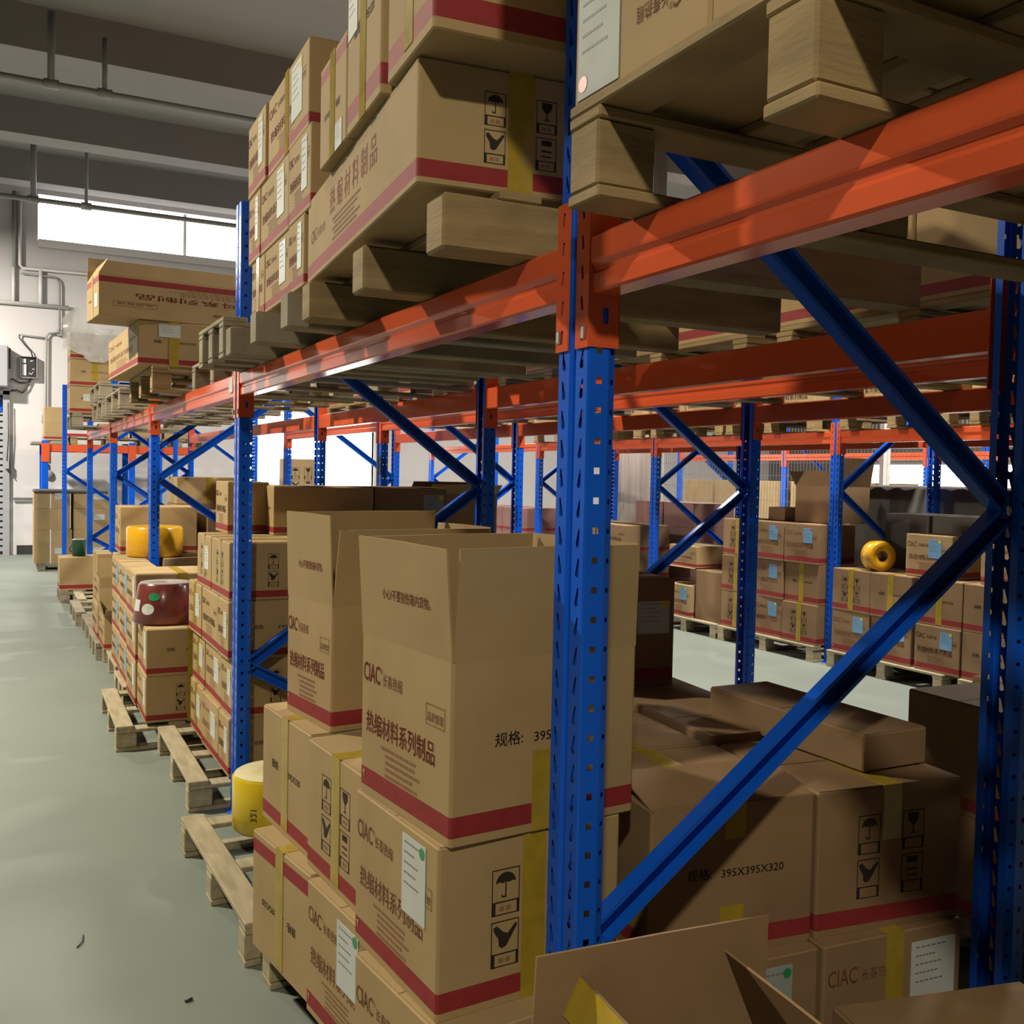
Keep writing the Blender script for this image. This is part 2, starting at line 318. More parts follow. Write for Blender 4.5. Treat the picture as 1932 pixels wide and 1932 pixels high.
def frame(label, X0, Y0, D, typ, group):
    t = thing('upright_frame', label, 'rack frame', (X0, Y0, 0), 0, group)
    for x, rz in ((0, 0), (D, PI)):
        put('post', POST, t, (x, 0, 0), rz); put('foot_plate', FOOT, t, (x, 0, 0), rz)
    nodes = [0.03, 0.62, 1.385, 2.15] if typ == 'A' else [0.03, 0.62, 1.37, 2.13]
    fl = (0.05, D-0.05); side = 1 if typ == 'A' else 0
    seq = []
    for i, z in enumerate(nodes): seq.append((fl[(i+side) % 2], z))
    for i in range(len(seq)-1):
        k = (typ, D, i)
        if k not in BR: BR[k] = brace_mesh(D, seq[i][1], seq[i+1][1], seq[i][0], seq[i+1][0])
        put('brace', BR[k], t)
    k = ('h', D)
    if k not in BR: BR[k] = brace_mesh(D, 2.40, 2.40, fl[0], fl[1])
    put('brace', BR[k], t)
    if 'b' not in BR: BR['b'] = G().lathe([(0, 0), (0.0105, 0), (0.0105, 0.003), (0.007, 0.003), (0.007, 0.010), (0, 0.010)], 'steel', 10, Matrix.Rotation(PI/2, 4, 'X')).mesh('bolt')
    for x, z in seq: put('bolt', BR['b'], t, (x, -0.0165, z))
    return t
ZT = 1.837
BPROF = [(0.050, 0.0), (0.006, 0.0), (0.002, 0.004), (0.002, 0.030), (0.006, 0.036), (0.006, 0.043), (-0.001, 0.050), (-0.002, 0.054), (-0.002, 0.090), (0.003, 0.095), (0.050, 0.095), (0.054, 0.090), (0.054, 0.005)]
def beam_mesh(L):
    g = G(); g.prism(BPROF, (0, -L/2, ZT-0.095), (0, L/2, ZT-0.095), 'orange', (1, 0, 0), (0, 0, 1)); return g.mesh('beam_tube')
def conn_mesh(s):
    """end plate: side plate against the post flank plus a hooked flange over the post face (s: +1 for the +y end)"""
    g = G(); z0, z1 = 1.655, 1.905; y = 0.0
    out = s*0.0
    # side plate with slot
    poly = [(0, z0), (0.062, z0), (0.062, z1), (0, z1)]
    slot = [(0.034+0.006*math.cos(a), (z0+0.045 if math.sin(a) < 0 else z0+0.060)+0.006*math.sin(a)) for a in [PI*(k+0.5)/5 for k in range(10)]]
    tr = tessellate_polygon([[Vector((*p, 0)) for p in poly], [Vector((*p, 0)) for p in slot]])
    for yy in (0.0, 0.003*s):
        g.add([(p[0]-0.004, yy, p[1]) for p in poly+slot], [tuple(t) for t in tr], 'orange')
    g.box((0.056, min(0, .003*s), z0), (0.058, max(0, .003*s), z1), 'orange')
    # hooked flange
    W_ = 0.041; n = 5; pitch = (z1-z0)/n
    hole = [(0.016, 0.012), (0.022, 0.012), (0.025, 0.034), (0.020, 0.036)]
    tr = tessellate_polygon([[Vector((0, 0, 0)), Vector((W_, 0, 0)), Vector((W_, pitch, 0)), Vector((0, pitch, 0))], [Vector((*p, 0)) for p in hole]])
    al = [(0, 0), (W_, 0), (W_, pitch), (0, pitch)]+hole
    for k in range(n):
        for xx in (-0.004, -0.0015): g.add([(xx, s*p[0], z0+k*pitch+p[1]) for p in al], [tuple(t) for t in tr], 'orange')
    g.box((-0.004, min(s*W_, s*W_-0.001*s), z0), (-0.0015, max(s*W_, s*W_-0.001*s), z1), 'orange')
    g.box((-0.004, min(0, s*W_), z0-0.001), (-0.0015, max(0, s*W_), z0), 'orange'); g.box((-0.004, min(0, s*W_), z1), (-0.0015, max(0, s*W_), z1+0.001), 'orange')
    return g.mesh('connector')
CONN = {1: conn_mesh(1), -1: conn_mesh(-1)}
PIN = G().bbox((-0.008, -0.006, 1.668), (-0.004, 0.006, 1.690), 'steel', e=0.002).mesh('safety_pin')
BM = {}
def beam(label, X, ya, yb, rear=False, group=None, pins=False):
    """beam between posts centred at ya and yb; its outer face lies at X"""
    L = yb-ya-0.108
    if L not in BM: BM[L] = beam_mesh(L)
    t = thing('rack_beam', label, 'rack beam', (X, (ya+yb)/2, 0), PI if rear else 0, group)
    put('beam_tube', BM[L], t)
    for s in (1, -1):
        c = put('connector', CONN[s], t, (0, s*(L/2+0.001), 0))
        if pins: put('safety_pin', PIN, c, (0, s*0.012, 0))
    return t
B = 2.721
YA = [k*B for k in range(-1, 5)]
o2 = ['nearest bay, running out of the photo at right', 'bay behind the first big blue post', 'bay behind the second blue post', 'third bay past the first big post', 'fourth bay past the first big post, close to the far wall']
names = ['outside the photo', 'big blue frame in the foreground with full-height post', 'second blue frame along the aisle, its post top showing', 'third blue frame along the aisle beside the orange roll', 'fourth blue frame along the aisle, dark scuffed post', 'fifth blue frame along the aisle with lowest visible foot']
XB = 1.58
for k in range(0, 5):
    frame(names[k+1], 0, k*B, 1.17, 'AABBA'[k] if k != 2 else 'B', 'rack frames along the left aisle')
frame('bright blue end frame near the far wall, standing free of beams', -0.15, 13.2, 1.17, 'B', 'rack frames along the left aisle')
for k in range(-1, 4):
    beam('orange front beam of the '+o2[k+1], 0, k*B, (k+1)*B, False, 'front beams of the aisle rack', True)
    beam('shaded orange rear beam of the '+o2[k+1], 1.17, k*B, (k+1)*B, True, 'rear beams of the aisle rack')
bn = ['near right', 'right of the first big post', 'left of the first big post, lit in the centre', 'beyond the second row of cartons', 'close to the far wall']
for k in range(0, 4):
    frame('blue frame of the back-to-back rack, %s' % ['mostly hidden at right edge', 'standing mid-right with punched dark flank', 'seen just left of the first big post', 'small and dark in the far centre'][k], XB, k*B, 1.17, 'A', 'frames of the second rack')
frame('bright blue frame of the second rack nearest the far wall', 1.28, 13.2, 1.17, 'A', 'frames of the second rack')
for k in range(-1, 3):
    beam('inner orange beam of the second rack, '+bn[k+1], XB, k*B, (k+1)*B, False, 'inner beams of the second rack')
    beam('outer orange beam of the second rack, '+bn[k+1], XB+1.17, k*B, (k+1)*B, True, 'outer beams of the second rack')
XC = 4.97
YC = [1.90, 4.35, 6.80, 9.24, 12.7]
cn = ['out of sight at right', 'right of the dark punched post', 'behind the upper left end of the diagonal brace', 'just left of the first big post', 'far left beside the glowing doorway']
for k, y in enumerate(YC[1:]):
    frame('blue frame across the second aisle, '+cn[k+1], XC, y, 1.15, 'B', 'frames across the second aisle')
for k in range(3):
    beam('front orange beam across the second aisle, '+['above the lone orange roll', 'above the blue-labelled carton wall', 'above the mauve cartons'][k], XC, YC[k], YC[k+1], False, 'front beams across the second aisle')
    beam('rear orange beam across the second aisle, '+['above the lone orange roll', 'above the blue-labelled carton wall', 'above the mauve cartons'][k], XC+1.15, YC[k], YC[k+1], True, 'rear beams across the second aisle')
beam('orange beam in the far centre left of the first big post', XC, YC[3], YC[4], False, 'front beams across the second aisle')
# low rack standing across the far wall
t = thing('storage_rack', 'rack along the far wall with one pale orange beam', 'rack', (-0.3, 14.95, 0), 0)
for x in (0.0, 1.22, 1.62):
    for y in (0.0, 0.95): put('post', G().bbox((x-0.045, y-0.03, 0), (x+0.045, y+0.03, 1.82), 'blue', e=0.004), t)
put('beam_tube', G().box((0.05, -0.02, 1.66), (2.2, 0.03, 1.76), 'orange'), t); put('beam_tube', G().box((0.05, 0.93, 1.66), (2.2, 0.98, 1.76), 'orange'), t)
for x in (0.0, 1.22): put('connector', G().box((x-0.05, -0.036, 1.50), (x+0.06, -0.031, 1.78), 'orange'), t)

# ------------------------------------------------------------------ cartons
TXT = {}
def text_geo(s, size, bold=0.0):
    k = (s, size, bold)
    if k in TXT: return TXT[k]
    cu = bpy.data.curves.new('t', 'FONT'); cu.body = s; cu.size = size; cu.resolution_u = 2
    o = bpy.data.objects.new('t', cu); C.objects.link(o)
    me = bpy.data.meshes.new_from_object(o.evaluated_get(bpy.context.evaluated_depsgraph_get()))
    vs = [(v.co.x, v.co.y) for v in me.vertices]; fs = [tuple(p.vertices) for p in me.polygons]
    bpy.data.objects.remove(o); bpy.data.curves.remove(cu); bpy.data.meshes.remove(me)
    x0 = min(v[0] for v in vs); x1 = max(v[0] for v in vs); y0 = min(v[1] for v in vs); y1 = max(v[1] for v in vs)
    TXT[k] = ([(x-x0, y-y0) for x, y in vs], fs, x1-x0, y1-y0); return TXT[k]
def face_T(face, w, d, h, inv):
    """matrix from (u right, v up, n out) on a face of a w x d x h box (origin near-left-bottom corner) to box space"""
    if face == '-x': o, U, N, L = Vector((0, d, 0)), Vector((0, -1, 0)), Vector((-1, 0, 0)), d
    elif face == '-y': o, U, N, L = Vector((0, 0, 0)), Vector((1, 0, 0)), Vector((0, -1, 0)), w
    elif face == '+y': o, U, N, L = Vector((w, d, 0)), Vector((-1, 0, 0)), Vector((0, 1, 0)), w
    else: o, U, N, L = Vector((w, 0, 0)), Vector((0, 1, 0)), Vector((1, 0, 0)), d
    V = Vector((0, 0, 1))
    if inv: o = o+U*L+V*h; U = -U; V = -V
    return Matrix(((U.x, V.x, N.x, o.x), (U.y, V.y, N.y, o.y), (U.z, V.z, N.z, o.z), (0, 0, 0, 1))), L
E_ = 0.0006
def flat(g, T, pts, m, n=E_):
    tr = tessellate_polygon([[Vector((x, y, 0)) for x, y in pts]])
    g.add([T @ Vector((x, y, n)) for x, y in pts], [tuple(t) for t in tr], m)
def rect(g, T, u0, v0, u1, v1, m, n=E_): g.add([T @ Vector(p+(n,)) for p in ((u0, v0), (u1, v0), (u1, v1), (u0, v1))], [(0, 1, 2, 3)], m)
def frame_rect(g, T, u0, v0, u1, v1, t, m):
    rect(g, T, u0, v0, u1, v0+t, m); rect(g, T, u0, v1-t, u1, v1, m); rect(g, T, u0, v0, u0+t, v1, m); rect(g, T, u1-t, v0, u1, v1, m)
def text(g, T, s, u, v, size, m, bold=0.0, width=None):
    vs, fs, tw, th = text_geo(s, size, bold); k = (width/tw) if width else 1
    for du, dv in ([(0, 0), (size*0.035, 0), (size*0.0175, size*0.02)] if bold >= 0.0005 else [(0, 0), (size*0.02, 0)] if bold else [(0, 0)]):
        g.add([T @ Vector((u+du+x*k, v+dv+y, E_)) for x, y in vs], fs, m)
def icon(g, T, u, v, s, kind, m='pblk'):
    """handling mark: framed pictogram with a caption box below; s = width"""
    h = s*1.45; frame_rect(g, T, u, v, u+s, v+h, s*0.035, m); rect(g, T, u, v+h*0.27, u+s, v+h*0.30, m); rect(g, T, u, v, u+s*0.14, v+h*0.28, m); rect(g, T, u+s*0.9, v, u+s, v+h*0.28, m)
    for q in (0.35, 0.6): rect(g, T, u+s*(q-0.08), v+h*0.09, u+s*(q+0.10), v+h*0.19, 'pfade')
    cx, b = u+s/2, v+h*0.33
    P = lambda a: [(cx+x*s, b+y*s) for x, y in a]
    if kind == 0:   # umbrella
        flat(g, T, P([(0.36*math.cos(a), 0.52+0.34*math.sin(a)) for a in [PI*k/12 for k in range(13)]]+[(-0.24, 0.57), (-0.12, 0.52), (0, 0.57), (0.12, 0.52), (0.24, 0.57)]), m)
        flat(g, T, P([(-0.025, 0.12), (0.025, 0.12), (0.025, 0.56), (-0.025, 0.56)]), m); flat(g, T, P([(-0.14, 0.07), (0.02, 0.06), (0.025, 0.12), (-0.11, 0.12), (-0.12, 0.17), (-0.16, 0.17)]), m)
    elif kind == 1:  # glass
        flat(g, T, P([(-0.26, 0.88), (0.26, 0.88), (0.24, 0.62), (0.12, 0.47), (0.03, 0.42), (0.03, 0.17), (0.18, 0.10), (-0.18, 0.10), (-0.03, 0.17), (-0.03, 0.42), (-0.12, 0.47), (-0.24, 0.62)]), m)
    elif kind == 2:  # hand lifting
        flat(g, T, P([(-0.42, 0.78), (-0.30, 0.84), (-0.05, 0.60), (0.10, 0.55), (0.38, 0.84), (0.44, 0.76), (0.22, 0.42), (0.06, 0.16), (-0.12, 0.10), (-0.22, 0.20), (-0.24, 0.42), (-0.40, 0.66)]), m)
    else:            # stacking limit
        for a, c in ((0.62, 0.86), (0.34, 0.42), (0.12, 0.18)): flat(g, T, P([(-0.24, a), (0.26, a), (0.26, c), (-0.24, c)]), m)
def prints(g, kind, T, L, h, ink='pred'):
    k = h/0.32; q = L/0.39
    if kind in ('main', 'mainlo', 'faint'):
        col = 'pfade' if kind == 'faint' else ink
        text(g, T, 'CIAC', 0.012*q, 0.228*k, 0.052*k, col, 0.0006, width=0.078*q); text(g, T, '®', 0.092*q, 0.252*k, 0.014*k, col)
        text(g, T, '长春热缩', 0.104*q, 0.230*k, 0.027*k, 'pfade', 0.0003, width=0.088*q)
        text(g, T, '热缩材料系列制品', 0.028*q, 0.128*k, 0.046*k, col, 0.0006, width=0.300*q)
        frame_rect(g, T, 0.292*q, 0.198*k, 0.366*q, 0.236*k, 0.0022, 'pfade'); text(g, T, '品质管理', 0.298*q, 0.205*k, 0.018*k, 'pfade', 0.0003, width=0.062*q)
        for i, (a, b) in enumerate([(0.10, 0.255), (0.12, 0.25), (0.12, 0.27), (0.12, 0.24), (0.12, 0.26)]):
            v = (0.108-i*0.0125)*k; x = a
            while x < b:
                ww = 0.006+0.002*((i*7+int(x*999)) % 3); rect(g, T, x*q, v, min(x+ww, b)*q, v+0.0058*k, 'pfade'); x += ww+0.0025
        flat(g, T, [(0.012*q, 0.046*k), (0.026*q, 0.050*k), (0.020*q, 0.030*k), (0.018*q, 0.041*k)], 'pwht', 2*E_)
    elif kind == 'long':
        text(g, T, 'CIAC', 0.055, 0.095, 0.050, ink, width=0.075); text(g, T, '长春热缩', 0.135, 0.098, 0.026, 'pfade', width=0.105)
        for i, ch in enumerate('热缩材料制品'): text(g, T, ch, 0.30+0.082*i, 0.118, 0.070, ink, width=0.058)
        for i in range(5):
            x = 0.33+0.02*(i % 2)
            while x < 0.62-0.03*(i % 3): rect(g, T, x, 0.098-0.012*i, x+0.009, 0.104-0.012*i, 'pfade'); x += 0.0125
    elif kind == 'spec':
        text(g, T, '规格:', 0.085*q, 0.165*k, 0.027*k, 'pblk', 0.0003); text(g, T, '395X395X320', 0.165*q, 0.166*k, 0.024*k, 'pblk', 0.0004, width=0.150*q)
    elif kind == 'icons':
        s = 0.060*k
        for a, b, n in ((-1, 1, 0), (1, 1, 1), (-1, 0, 2), (1, 0, 3)): icon(g, T, L/2+(-0.030*q-s if a < 0 else 0.030*q), 0.075*k+b*0.098*k, s, n)
    elif kind == 'caution':
        text(g, T, '小心!不要割伤箱内货物。', 0.5*L-0.085*q, 0.085*k, 0.024*k, 'pred', 0.0003, width=0.205*q)
def rrect(w, d, r, n=2, ins=0.0):
    pts = []
    for cx, cy, a0 in ((w-r, d-r, 0), (r, d-r, 90), (r, r, 180), (w-r, r, 270)):
        for i in range(n+1):
            a = R(a0+90*i/n); pts.append((cx+(r-ins)*math.cos(a), cy+(r-ins)*math.sin(a)))
    return pts
CART = {}
def carton_body(w, d, h, faces, inv, board, band, open_, ink):
    key = (round(w, 3), round(d, 3), round(h, 3), tuple(sorted(faces.items())), inv, board, band, open_, ink)
    if key in CART: return CART[key]
    g = G(); r = 0.006
    b0, b1 = 0.055*h, 0.055*h+band
    lv = [(0, 0.003, board), (0.003, 0, board), (b0, 0, 'band' if band else board), (b1, 0, board), (h-0.003 if not open_ else h, 0, board)]
    if inv: lv = [(0, 0.003, board), (0.003, 0, board), (h-b1, 0, 'band' if band else board), (h-b0, 0, board), (h-0.003 if not open_ else h, 0, board)]
    if not open_: lv.append((h, 0.003, board))
    rings = [[(x, y, z) for x, y in rrect(w, d, r, 2, i)] for z, i, _ in lv]; n = len(rings[0])
    for i in range(len(rings)-1): g.add(rings[i]+rings[i+1], [(k, (k+1) % n, n+(k+1) % n, n+k) for k in range(n)], lv[i][2])
    g.add(rings[0], [tuple(range(n))[::-1]], board)
    if open_:
        inn = [[(x, y, z) for x, y in [(0.004+px*(w-0.008)/w, 0.004+py*(d-0.008)/d) for px, py in rrect(w, d, r, 2)]] for z in (0.006, h)]
        g.add(inn[0]+inn[1], [(k, n+k, n+(k+1) % n, (k+1) % n) for k in range(n)], 'kraft_in'); g.add(inn[0], [tuple(range(n))], 'kraft_in')
        g.add(inn[1]+rings[-1], [(k, n+k, n+(k+1) % n, (k+1) % n) for k in range(n)], 'kraft_in')
    else:
        g.add(rings[-1], [tuple(range(n))], board)
        g.box((0.01, d/2-0.001, h), (w-0.01, d/2+0.001, h+0.0004), 'pblk')
        g.box((0.004, 0.004, h), (w-0.004, d/2-0.002, h+0.0022), board); g.box((0.004, d/2+0.002, h), (w-0.004, d-0.004, h+0.0022), board)
    for f, kinds in faces.items():
        T, L = face_T(f, w, d, h, inv)
        for kd in kinds.split('+'): prints(g, kd, T, L, h, ink)
    CART[key] = g.mesh('body'); return CART[key]
def strip_tape(w, d, h, spec, tw=0.05):
    """amber tape: 'x' runs over the top along x and down both x faces, 'y' along y; the lengths give how far it comes down"""
    g = G(); t = 0.0009
    ax, down_a, down_b = spec
    if ax == 'x':
        y0 = d/2-tw/2
        g.box((-t, y0, h+0.002), (w+t, y0+tw, h+0.0032), 'tape'); g.box((-t-0.0006, y0, h-down_a), (-0.0003, y0+tw, h+0.0032), 'tape'); g.box((w+0.0003, y0, h-down_b), (w+t+0.0006, y0+tw, h+0.0032), 'tape')
    else:
        x0 = w/2-tw/2
        g.box((x0, -t, h+0.002), (x0+tw, d+t, h+0.0032), 'tape'); g.box((x0, -t-0.0006, h-down_a), (x0+tw, -0.0003, h+0.0032), 'tape'); g.box((x0, d+0.0003, h-down_b), (x0+tw, d+t+0.0006, h+0.0032), 'tape')
    return g
def label_geo(T, u0, v0, u1, v1, m='paper', dot=None, dotpos='tr'):
    g = G()
    g.add([T @ Vector(p) for p in ((u0, v0, 0.0004), (u1, v0, 0.0004), (u1, v1, 0.0004), (u0, v1, 0.0004), (u0, v0, 0.0016), (u1, v0, 0.0016), (u1, v1, 0.0016), (u0, v1, 0.0016))], [(4, 5, 6, 7), (0, 1, 5, 4), (1, 2, 6, 5), (2, 3, 7, 6), (3, 0, 4, 7)], m)
    W_, H_ = u1-u0, v1-v0
    for i, (a, b) in enumerate([(0.1, 0.8), (0.1, 0.55), (0.1, 0.7), (0.1, 0.62), (0.1, 0.75)]):
        v = v1-H_*(0.10+0.13*i)
        for k in range(6):
            x0 = a+(b-a)*k/6; rect(g, T, u0+W_*x0, v, u0+W_*(x0+(b-a)/8), v+H_*0.022, 'ink_grey', 0.0020)
    if dot:
        r = W_*0.11; cx = u1-W_*0.14 if 'r' in dotpos else u0+W_*0.14; cy = v1-H_*0.10 if 't' in dotpos else v0+H_*0.12
        flat(g, T, [(cx+r*math.cos(2*PI*k/14), cy+r*math.sin(2*PI*k/14)) for k in range(14)], dot, 0.0023)
    return g
def flap_mesh(L, W_, board='kraft', caution=False):
    """hinge along +x at the origin, the panel rising along +z; outer side faces -y"""
    g = G(); n = 6; t = 0.004
    c = 0.006
    out = [(0.002, 0), (L-0.002, 0), (L-c, W_-0.002), (L*0.5, W_), (c, W_-0.001)]
    g.prism(out, (0, 0, 0), (0, t, 0), board, (1, 0, 0), (0, 0, 1))
    if caution:
        T = Matrix(((1, 0, 0, 0), (0, 0, -1, 0), (0, 1, 0, 0), (0, 0, 0, 1))); prints(g, 'caution', T, L, 0.32)
    return g
CAT_N = [0]
def carton(label, x, y, z, w, d, h, a=0.0, faces=None, inv=False, board='kraft', band=None, open_=False, tape=None, labels=(), flaps=None, group=None, name='carton', ink='pred', cat='carton'):
    """(x, y, z): the corner of the base nearest the camera on the aisle side; a: degrees the aisle face turns towards +x going away"""
    faces = faces or {}
    band = 0.115*h if band is None else band
    t = thing(name, label, cat, (x, y, z), -R(a), group)
    put('body', carton_body(w, d, h, faces, inv, board, band, open_, ink), t)
    if tape:
        for sp in ([tape] if isinstance(tape[0], str) else tape): put('tape', strip_tape(w, d, h, sp), t)
    for lb in labels:
        T, L = face_T(lb[0], w, d, h, False)
        put('shipping_label', label_geo(T, *lb[1:5], *(lb[5:] if len(lb) > 5 else ())), t)
    if flaps:
        fl = flaps if isinstance(flaps, dict) else {}
        for side, (W_, ang, caut) in fl.items():
            L = d if 'x' in side else w
            o = put('flap', flap_mesh(L, W_, board, caut), t)
            # ang: degrees outwards from vertical
            if side == '-x': Mx = Matrix.Translation((0, d, h)) @ Matrix.Rotation(-PI/2, 4, 'Z')
            elif side == '-y': Mx = Matrix.Translation((0, 0, h))
            elif side == '+x': Mx = Matrix.Translation((w, 0, h)) @ Matrix.Rotation(PI/2, 4, 'Z')
            else: Mx = Matrix.Translation((w, d, h)) @ Matrix.Rotation(PI, 4, 'Z')
            o.matrix_local = Mx @ Matrix.Rotation(R(ang), 4, 'X')
    return t

# ------------------------------------------------------------------ pallets
PAL = {}
def pallet(label, x, y, z, w, d, h=0.13, a=0.0, kind='block', group=None, m=None, nd=5):
    m = m or ('wood_pale' if z < 0.5 else 'wood')
    """w along x (rack depth), d along y; deck boards run along y over cross boards along x"""
    t = thing('pallet', label, 'pallet', (x, y, z), -R(a), group)
    k = (round(w, 2), round(d, 2), round(h, 3), kind, m, nd)
    if k not in PAL:
        bt = 0.018; lst = []
        bw = 0.085
        for i in range(nd):
            x0 = (w-bw)*i/(nd-1) if kind == 'block' else 0.10+(w-0.10-bw)*i/(nd-1); lst.append(('deck_board', G().bbox((x0, 0, h-bt), (x0+bw, d, h), m)))
        if kind == 'block':
            for i in range(3):
                y0 = (d-0.085)*i/2
                lst.append(('cross_board', G().bbox((0, y0, h-2*bt), (w, y0+0.085, h-bt), m)))
                lst.append(('bottom_board', G().bbox((0, y0, 0), (w, y0+0.085, bt), m)))
                for j in range(3):
                    x0 = (w-0.10)*j/2; lst.append(('block', G().bbox((x0, y0+0.004, bt), (x0+0.10, y0+0.081, h-2*bt), m, e=0.004)))
        else:
            for i in range(3):
                y0 = (d-0.085)*i/2; lst.append(('bearer', G().bbox((-0.01, y0, 0), (w, y0+0.085, h-bt), m, e=0.005)))
        PAL[k] = [(n, gg.mesh(n)) for n, gg in lst]
    for n, me in PAL[k]: put(n, me, t)
    return t

# ================================================================== foreground floor stacks (first full bay)
H = 0.32; W4 = 0.395
GA = 'floor cartons behind the first big post'
pallet('pallet under the foreground carton stack, its near end hidden by cartons', -0.14, 0.10, 0.0, 1.05, 1.22, 0.13, -3, group='floor pallets along the aisle')
pallet('pallet with bare front boards carrying the near yellow roll', -0.235, 1.39, 0.0, 1.1, 1.0, 0.13, -1.5, group='floor pallets along the aisle')
pallet('pallet with bare front board before the second blue post', -0.168, 2.797, 0.0, 1.1, 1.0, 0.13, 0.5, group='floor pallets along the aisle')
pallet('pallet sticking furthest into the aisle, below the maroon roll', -0.350, 3.86, 0.0, 1.1, 0.96, 0.13, 0.5, group='floor pallets along the aisle')
MAIN = {'-x': 'main'}
carton('open-topped carton directly left of the first big post, flaps raised, large red print', -0.150, 0.140, 0.77, 0.420, 0.388, 0.335, -5.5, {'-x': 'main', '-y': 'spec'}, open_=True,
       tape=('y', -0.0, -0.0) if False else None, flaps={'-x': (0.205, 4, True), '-y': (0.205, 3, False), '+x': (0.205, 2, False), '+y': (0.205, -4, False)}, group=GA)
carton('slimmer open carton standing behind the open carton beside the big post, flaps raised', -0.112, 0.985, 0.77, 0.46, 0.305, 0.325, -7, {'-x': 'main', '-y': 'spec'}, open_=True,
       flaps={'-x': (0.235, 2, True), '-y': (0.20, 8, False), '+x': (0.2, 6, False), '+y': (0.235, -6, False)}, group=GA)
carton('carton with white label and green dot, right under the open carton beside the big post', -0.166, 0.150, 0.45, 0.405, 0.385, H, -4, {'-x': 'faint', '-y': 'icons'}, tape=('y', 0.33, 0.3),
       labels=[('-x', 0.235, 0.155, 0.335, 0.305, 'paper', 'green')], group=GA)
carton('sealed carton with yellow tape and handling marks under the slimmer open carton, near one', -0.150, 0.580, 0.45, 0.40, 0.385, H, -4, {'-x': 'icons'}, tape=('x', 0.30, 0.3), group=GA)
carton('sealed carton with yellow tape beside the near yellow roll, upper of two', -0.165, 0.985, 0.45, 0.40, 0.385, H, -4.5, {'-x': 'spec'}, tape=('x', 0.30, 0.3), group=GA)
carton('upside-down carton with red band on top, beside the near yellow roll', -0.190, 0.885, 0.13, 0.40, 0.385, H, -8, {'-x': 'spec'}, inv=True, tape=('x', 0.31, 0.3), group=GA)
carton('bottom carton with white label, left of the nearest bottom carton', -0.160, 0.490, 0.13, 0.40, 0.385, H, -6, {'-x': 'main'}, labels=[('-x', 0.185, 0.145, 0.30, 0.295, 'paper', 'green')], group=GA, ink='pfade')
carton('nearest bottom carton jutting out at the lower edge of the photo', -0.170, 0.085, 0.13, 0.40, 0.385, H, -6.5, {'-x': 'faint'}, group=GA)
# shaded cartons seen through the frame, right of the post
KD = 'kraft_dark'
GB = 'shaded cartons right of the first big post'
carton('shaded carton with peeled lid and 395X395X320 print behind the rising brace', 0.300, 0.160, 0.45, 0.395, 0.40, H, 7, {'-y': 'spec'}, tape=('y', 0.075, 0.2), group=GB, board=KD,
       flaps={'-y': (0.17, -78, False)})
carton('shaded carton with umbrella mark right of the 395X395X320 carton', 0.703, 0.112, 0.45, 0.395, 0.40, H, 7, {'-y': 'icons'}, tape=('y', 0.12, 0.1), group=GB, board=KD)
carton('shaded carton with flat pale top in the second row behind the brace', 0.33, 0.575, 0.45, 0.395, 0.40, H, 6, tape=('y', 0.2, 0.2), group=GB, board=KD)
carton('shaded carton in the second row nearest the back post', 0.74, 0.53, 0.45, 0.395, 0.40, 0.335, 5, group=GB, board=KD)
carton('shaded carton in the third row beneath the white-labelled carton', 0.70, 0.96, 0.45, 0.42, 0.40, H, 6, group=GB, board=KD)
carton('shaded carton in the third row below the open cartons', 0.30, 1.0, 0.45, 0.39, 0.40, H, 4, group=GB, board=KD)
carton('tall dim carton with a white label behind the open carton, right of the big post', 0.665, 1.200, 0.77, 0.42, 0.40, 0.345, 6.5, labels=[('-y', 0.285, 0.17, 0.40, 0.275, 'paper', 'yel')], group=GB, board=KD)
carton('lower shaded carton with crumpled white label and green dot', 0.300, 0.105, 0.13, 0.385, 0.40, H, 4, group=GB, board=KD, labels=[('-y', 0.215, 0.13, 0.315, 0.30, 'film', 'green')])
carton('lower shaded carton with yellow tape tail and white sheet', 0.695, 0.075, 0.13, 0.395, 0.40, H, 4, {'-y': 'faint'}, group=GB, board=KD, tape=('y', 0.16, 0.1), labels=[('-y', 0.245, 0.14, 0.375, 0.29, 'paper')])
carton('low shade-toned flat carton lying along the right side of the shaded stack behind the brace', 0.895, 0.17, 0.776, 0.205, 0.56, 0.085, 0, group=GB, board=KD, band=0)  # flat carton given the darker board to carry its shade
# second rack floor cartons, tops only
GD = 'dark-topped cartons on the second rack floor'
for i, (x, y, w, d, z1, lab) in enumerate([(1.73, 0.40, 0.36, 0.39, 0.775, 'pale-topped carton left of the dark back post, lower right'), (2.12, 0.44, 0.42, 0.42, 0.775, 'pale-topped carton beside the dark back post at the right edge')]):
    carton(lab, x, y, z1-0.34, w, d, 0.34, 3, group=GD, board=KD)
    carton('bottom '+lab.replace('top ', 'base ').replace('-topped', ' base'), x, y, 0.13, w, d, z1-0.34-0.13, 3, group=GD, board=KD)
pallet('pallet on the second rack floor behind the shaded cartons', 1.66, 0.36, 0.0, 0.95, 0.55, 0.13, 2, group='floor pallets on the second rack')
for i, (y, d, z1, w) in enumerate([(2.88, 1.05, 0.66, 0.55), (5.65, 1.05, 0.82, 1.05), (6.9, 1.05, 0.86, 1.05)]):  # mostly hidden cartons and pallets added to block light bounced off the floor
    nm = ['past the second post', 'past the third post', 'towards the far wall'][i]
    carton('large added carton blocking floor bounce on the second rack, '+nm, 1.62, y, 0.13, w, d, z1-0.13, 0, board=KD, band=0, group=GD)
    pallet('added pallet under the large light-blocking carton '+nm, 1.60, y, 0.0, w+0.03, d, 0.13, 0, group='floor pallets on the second rack')
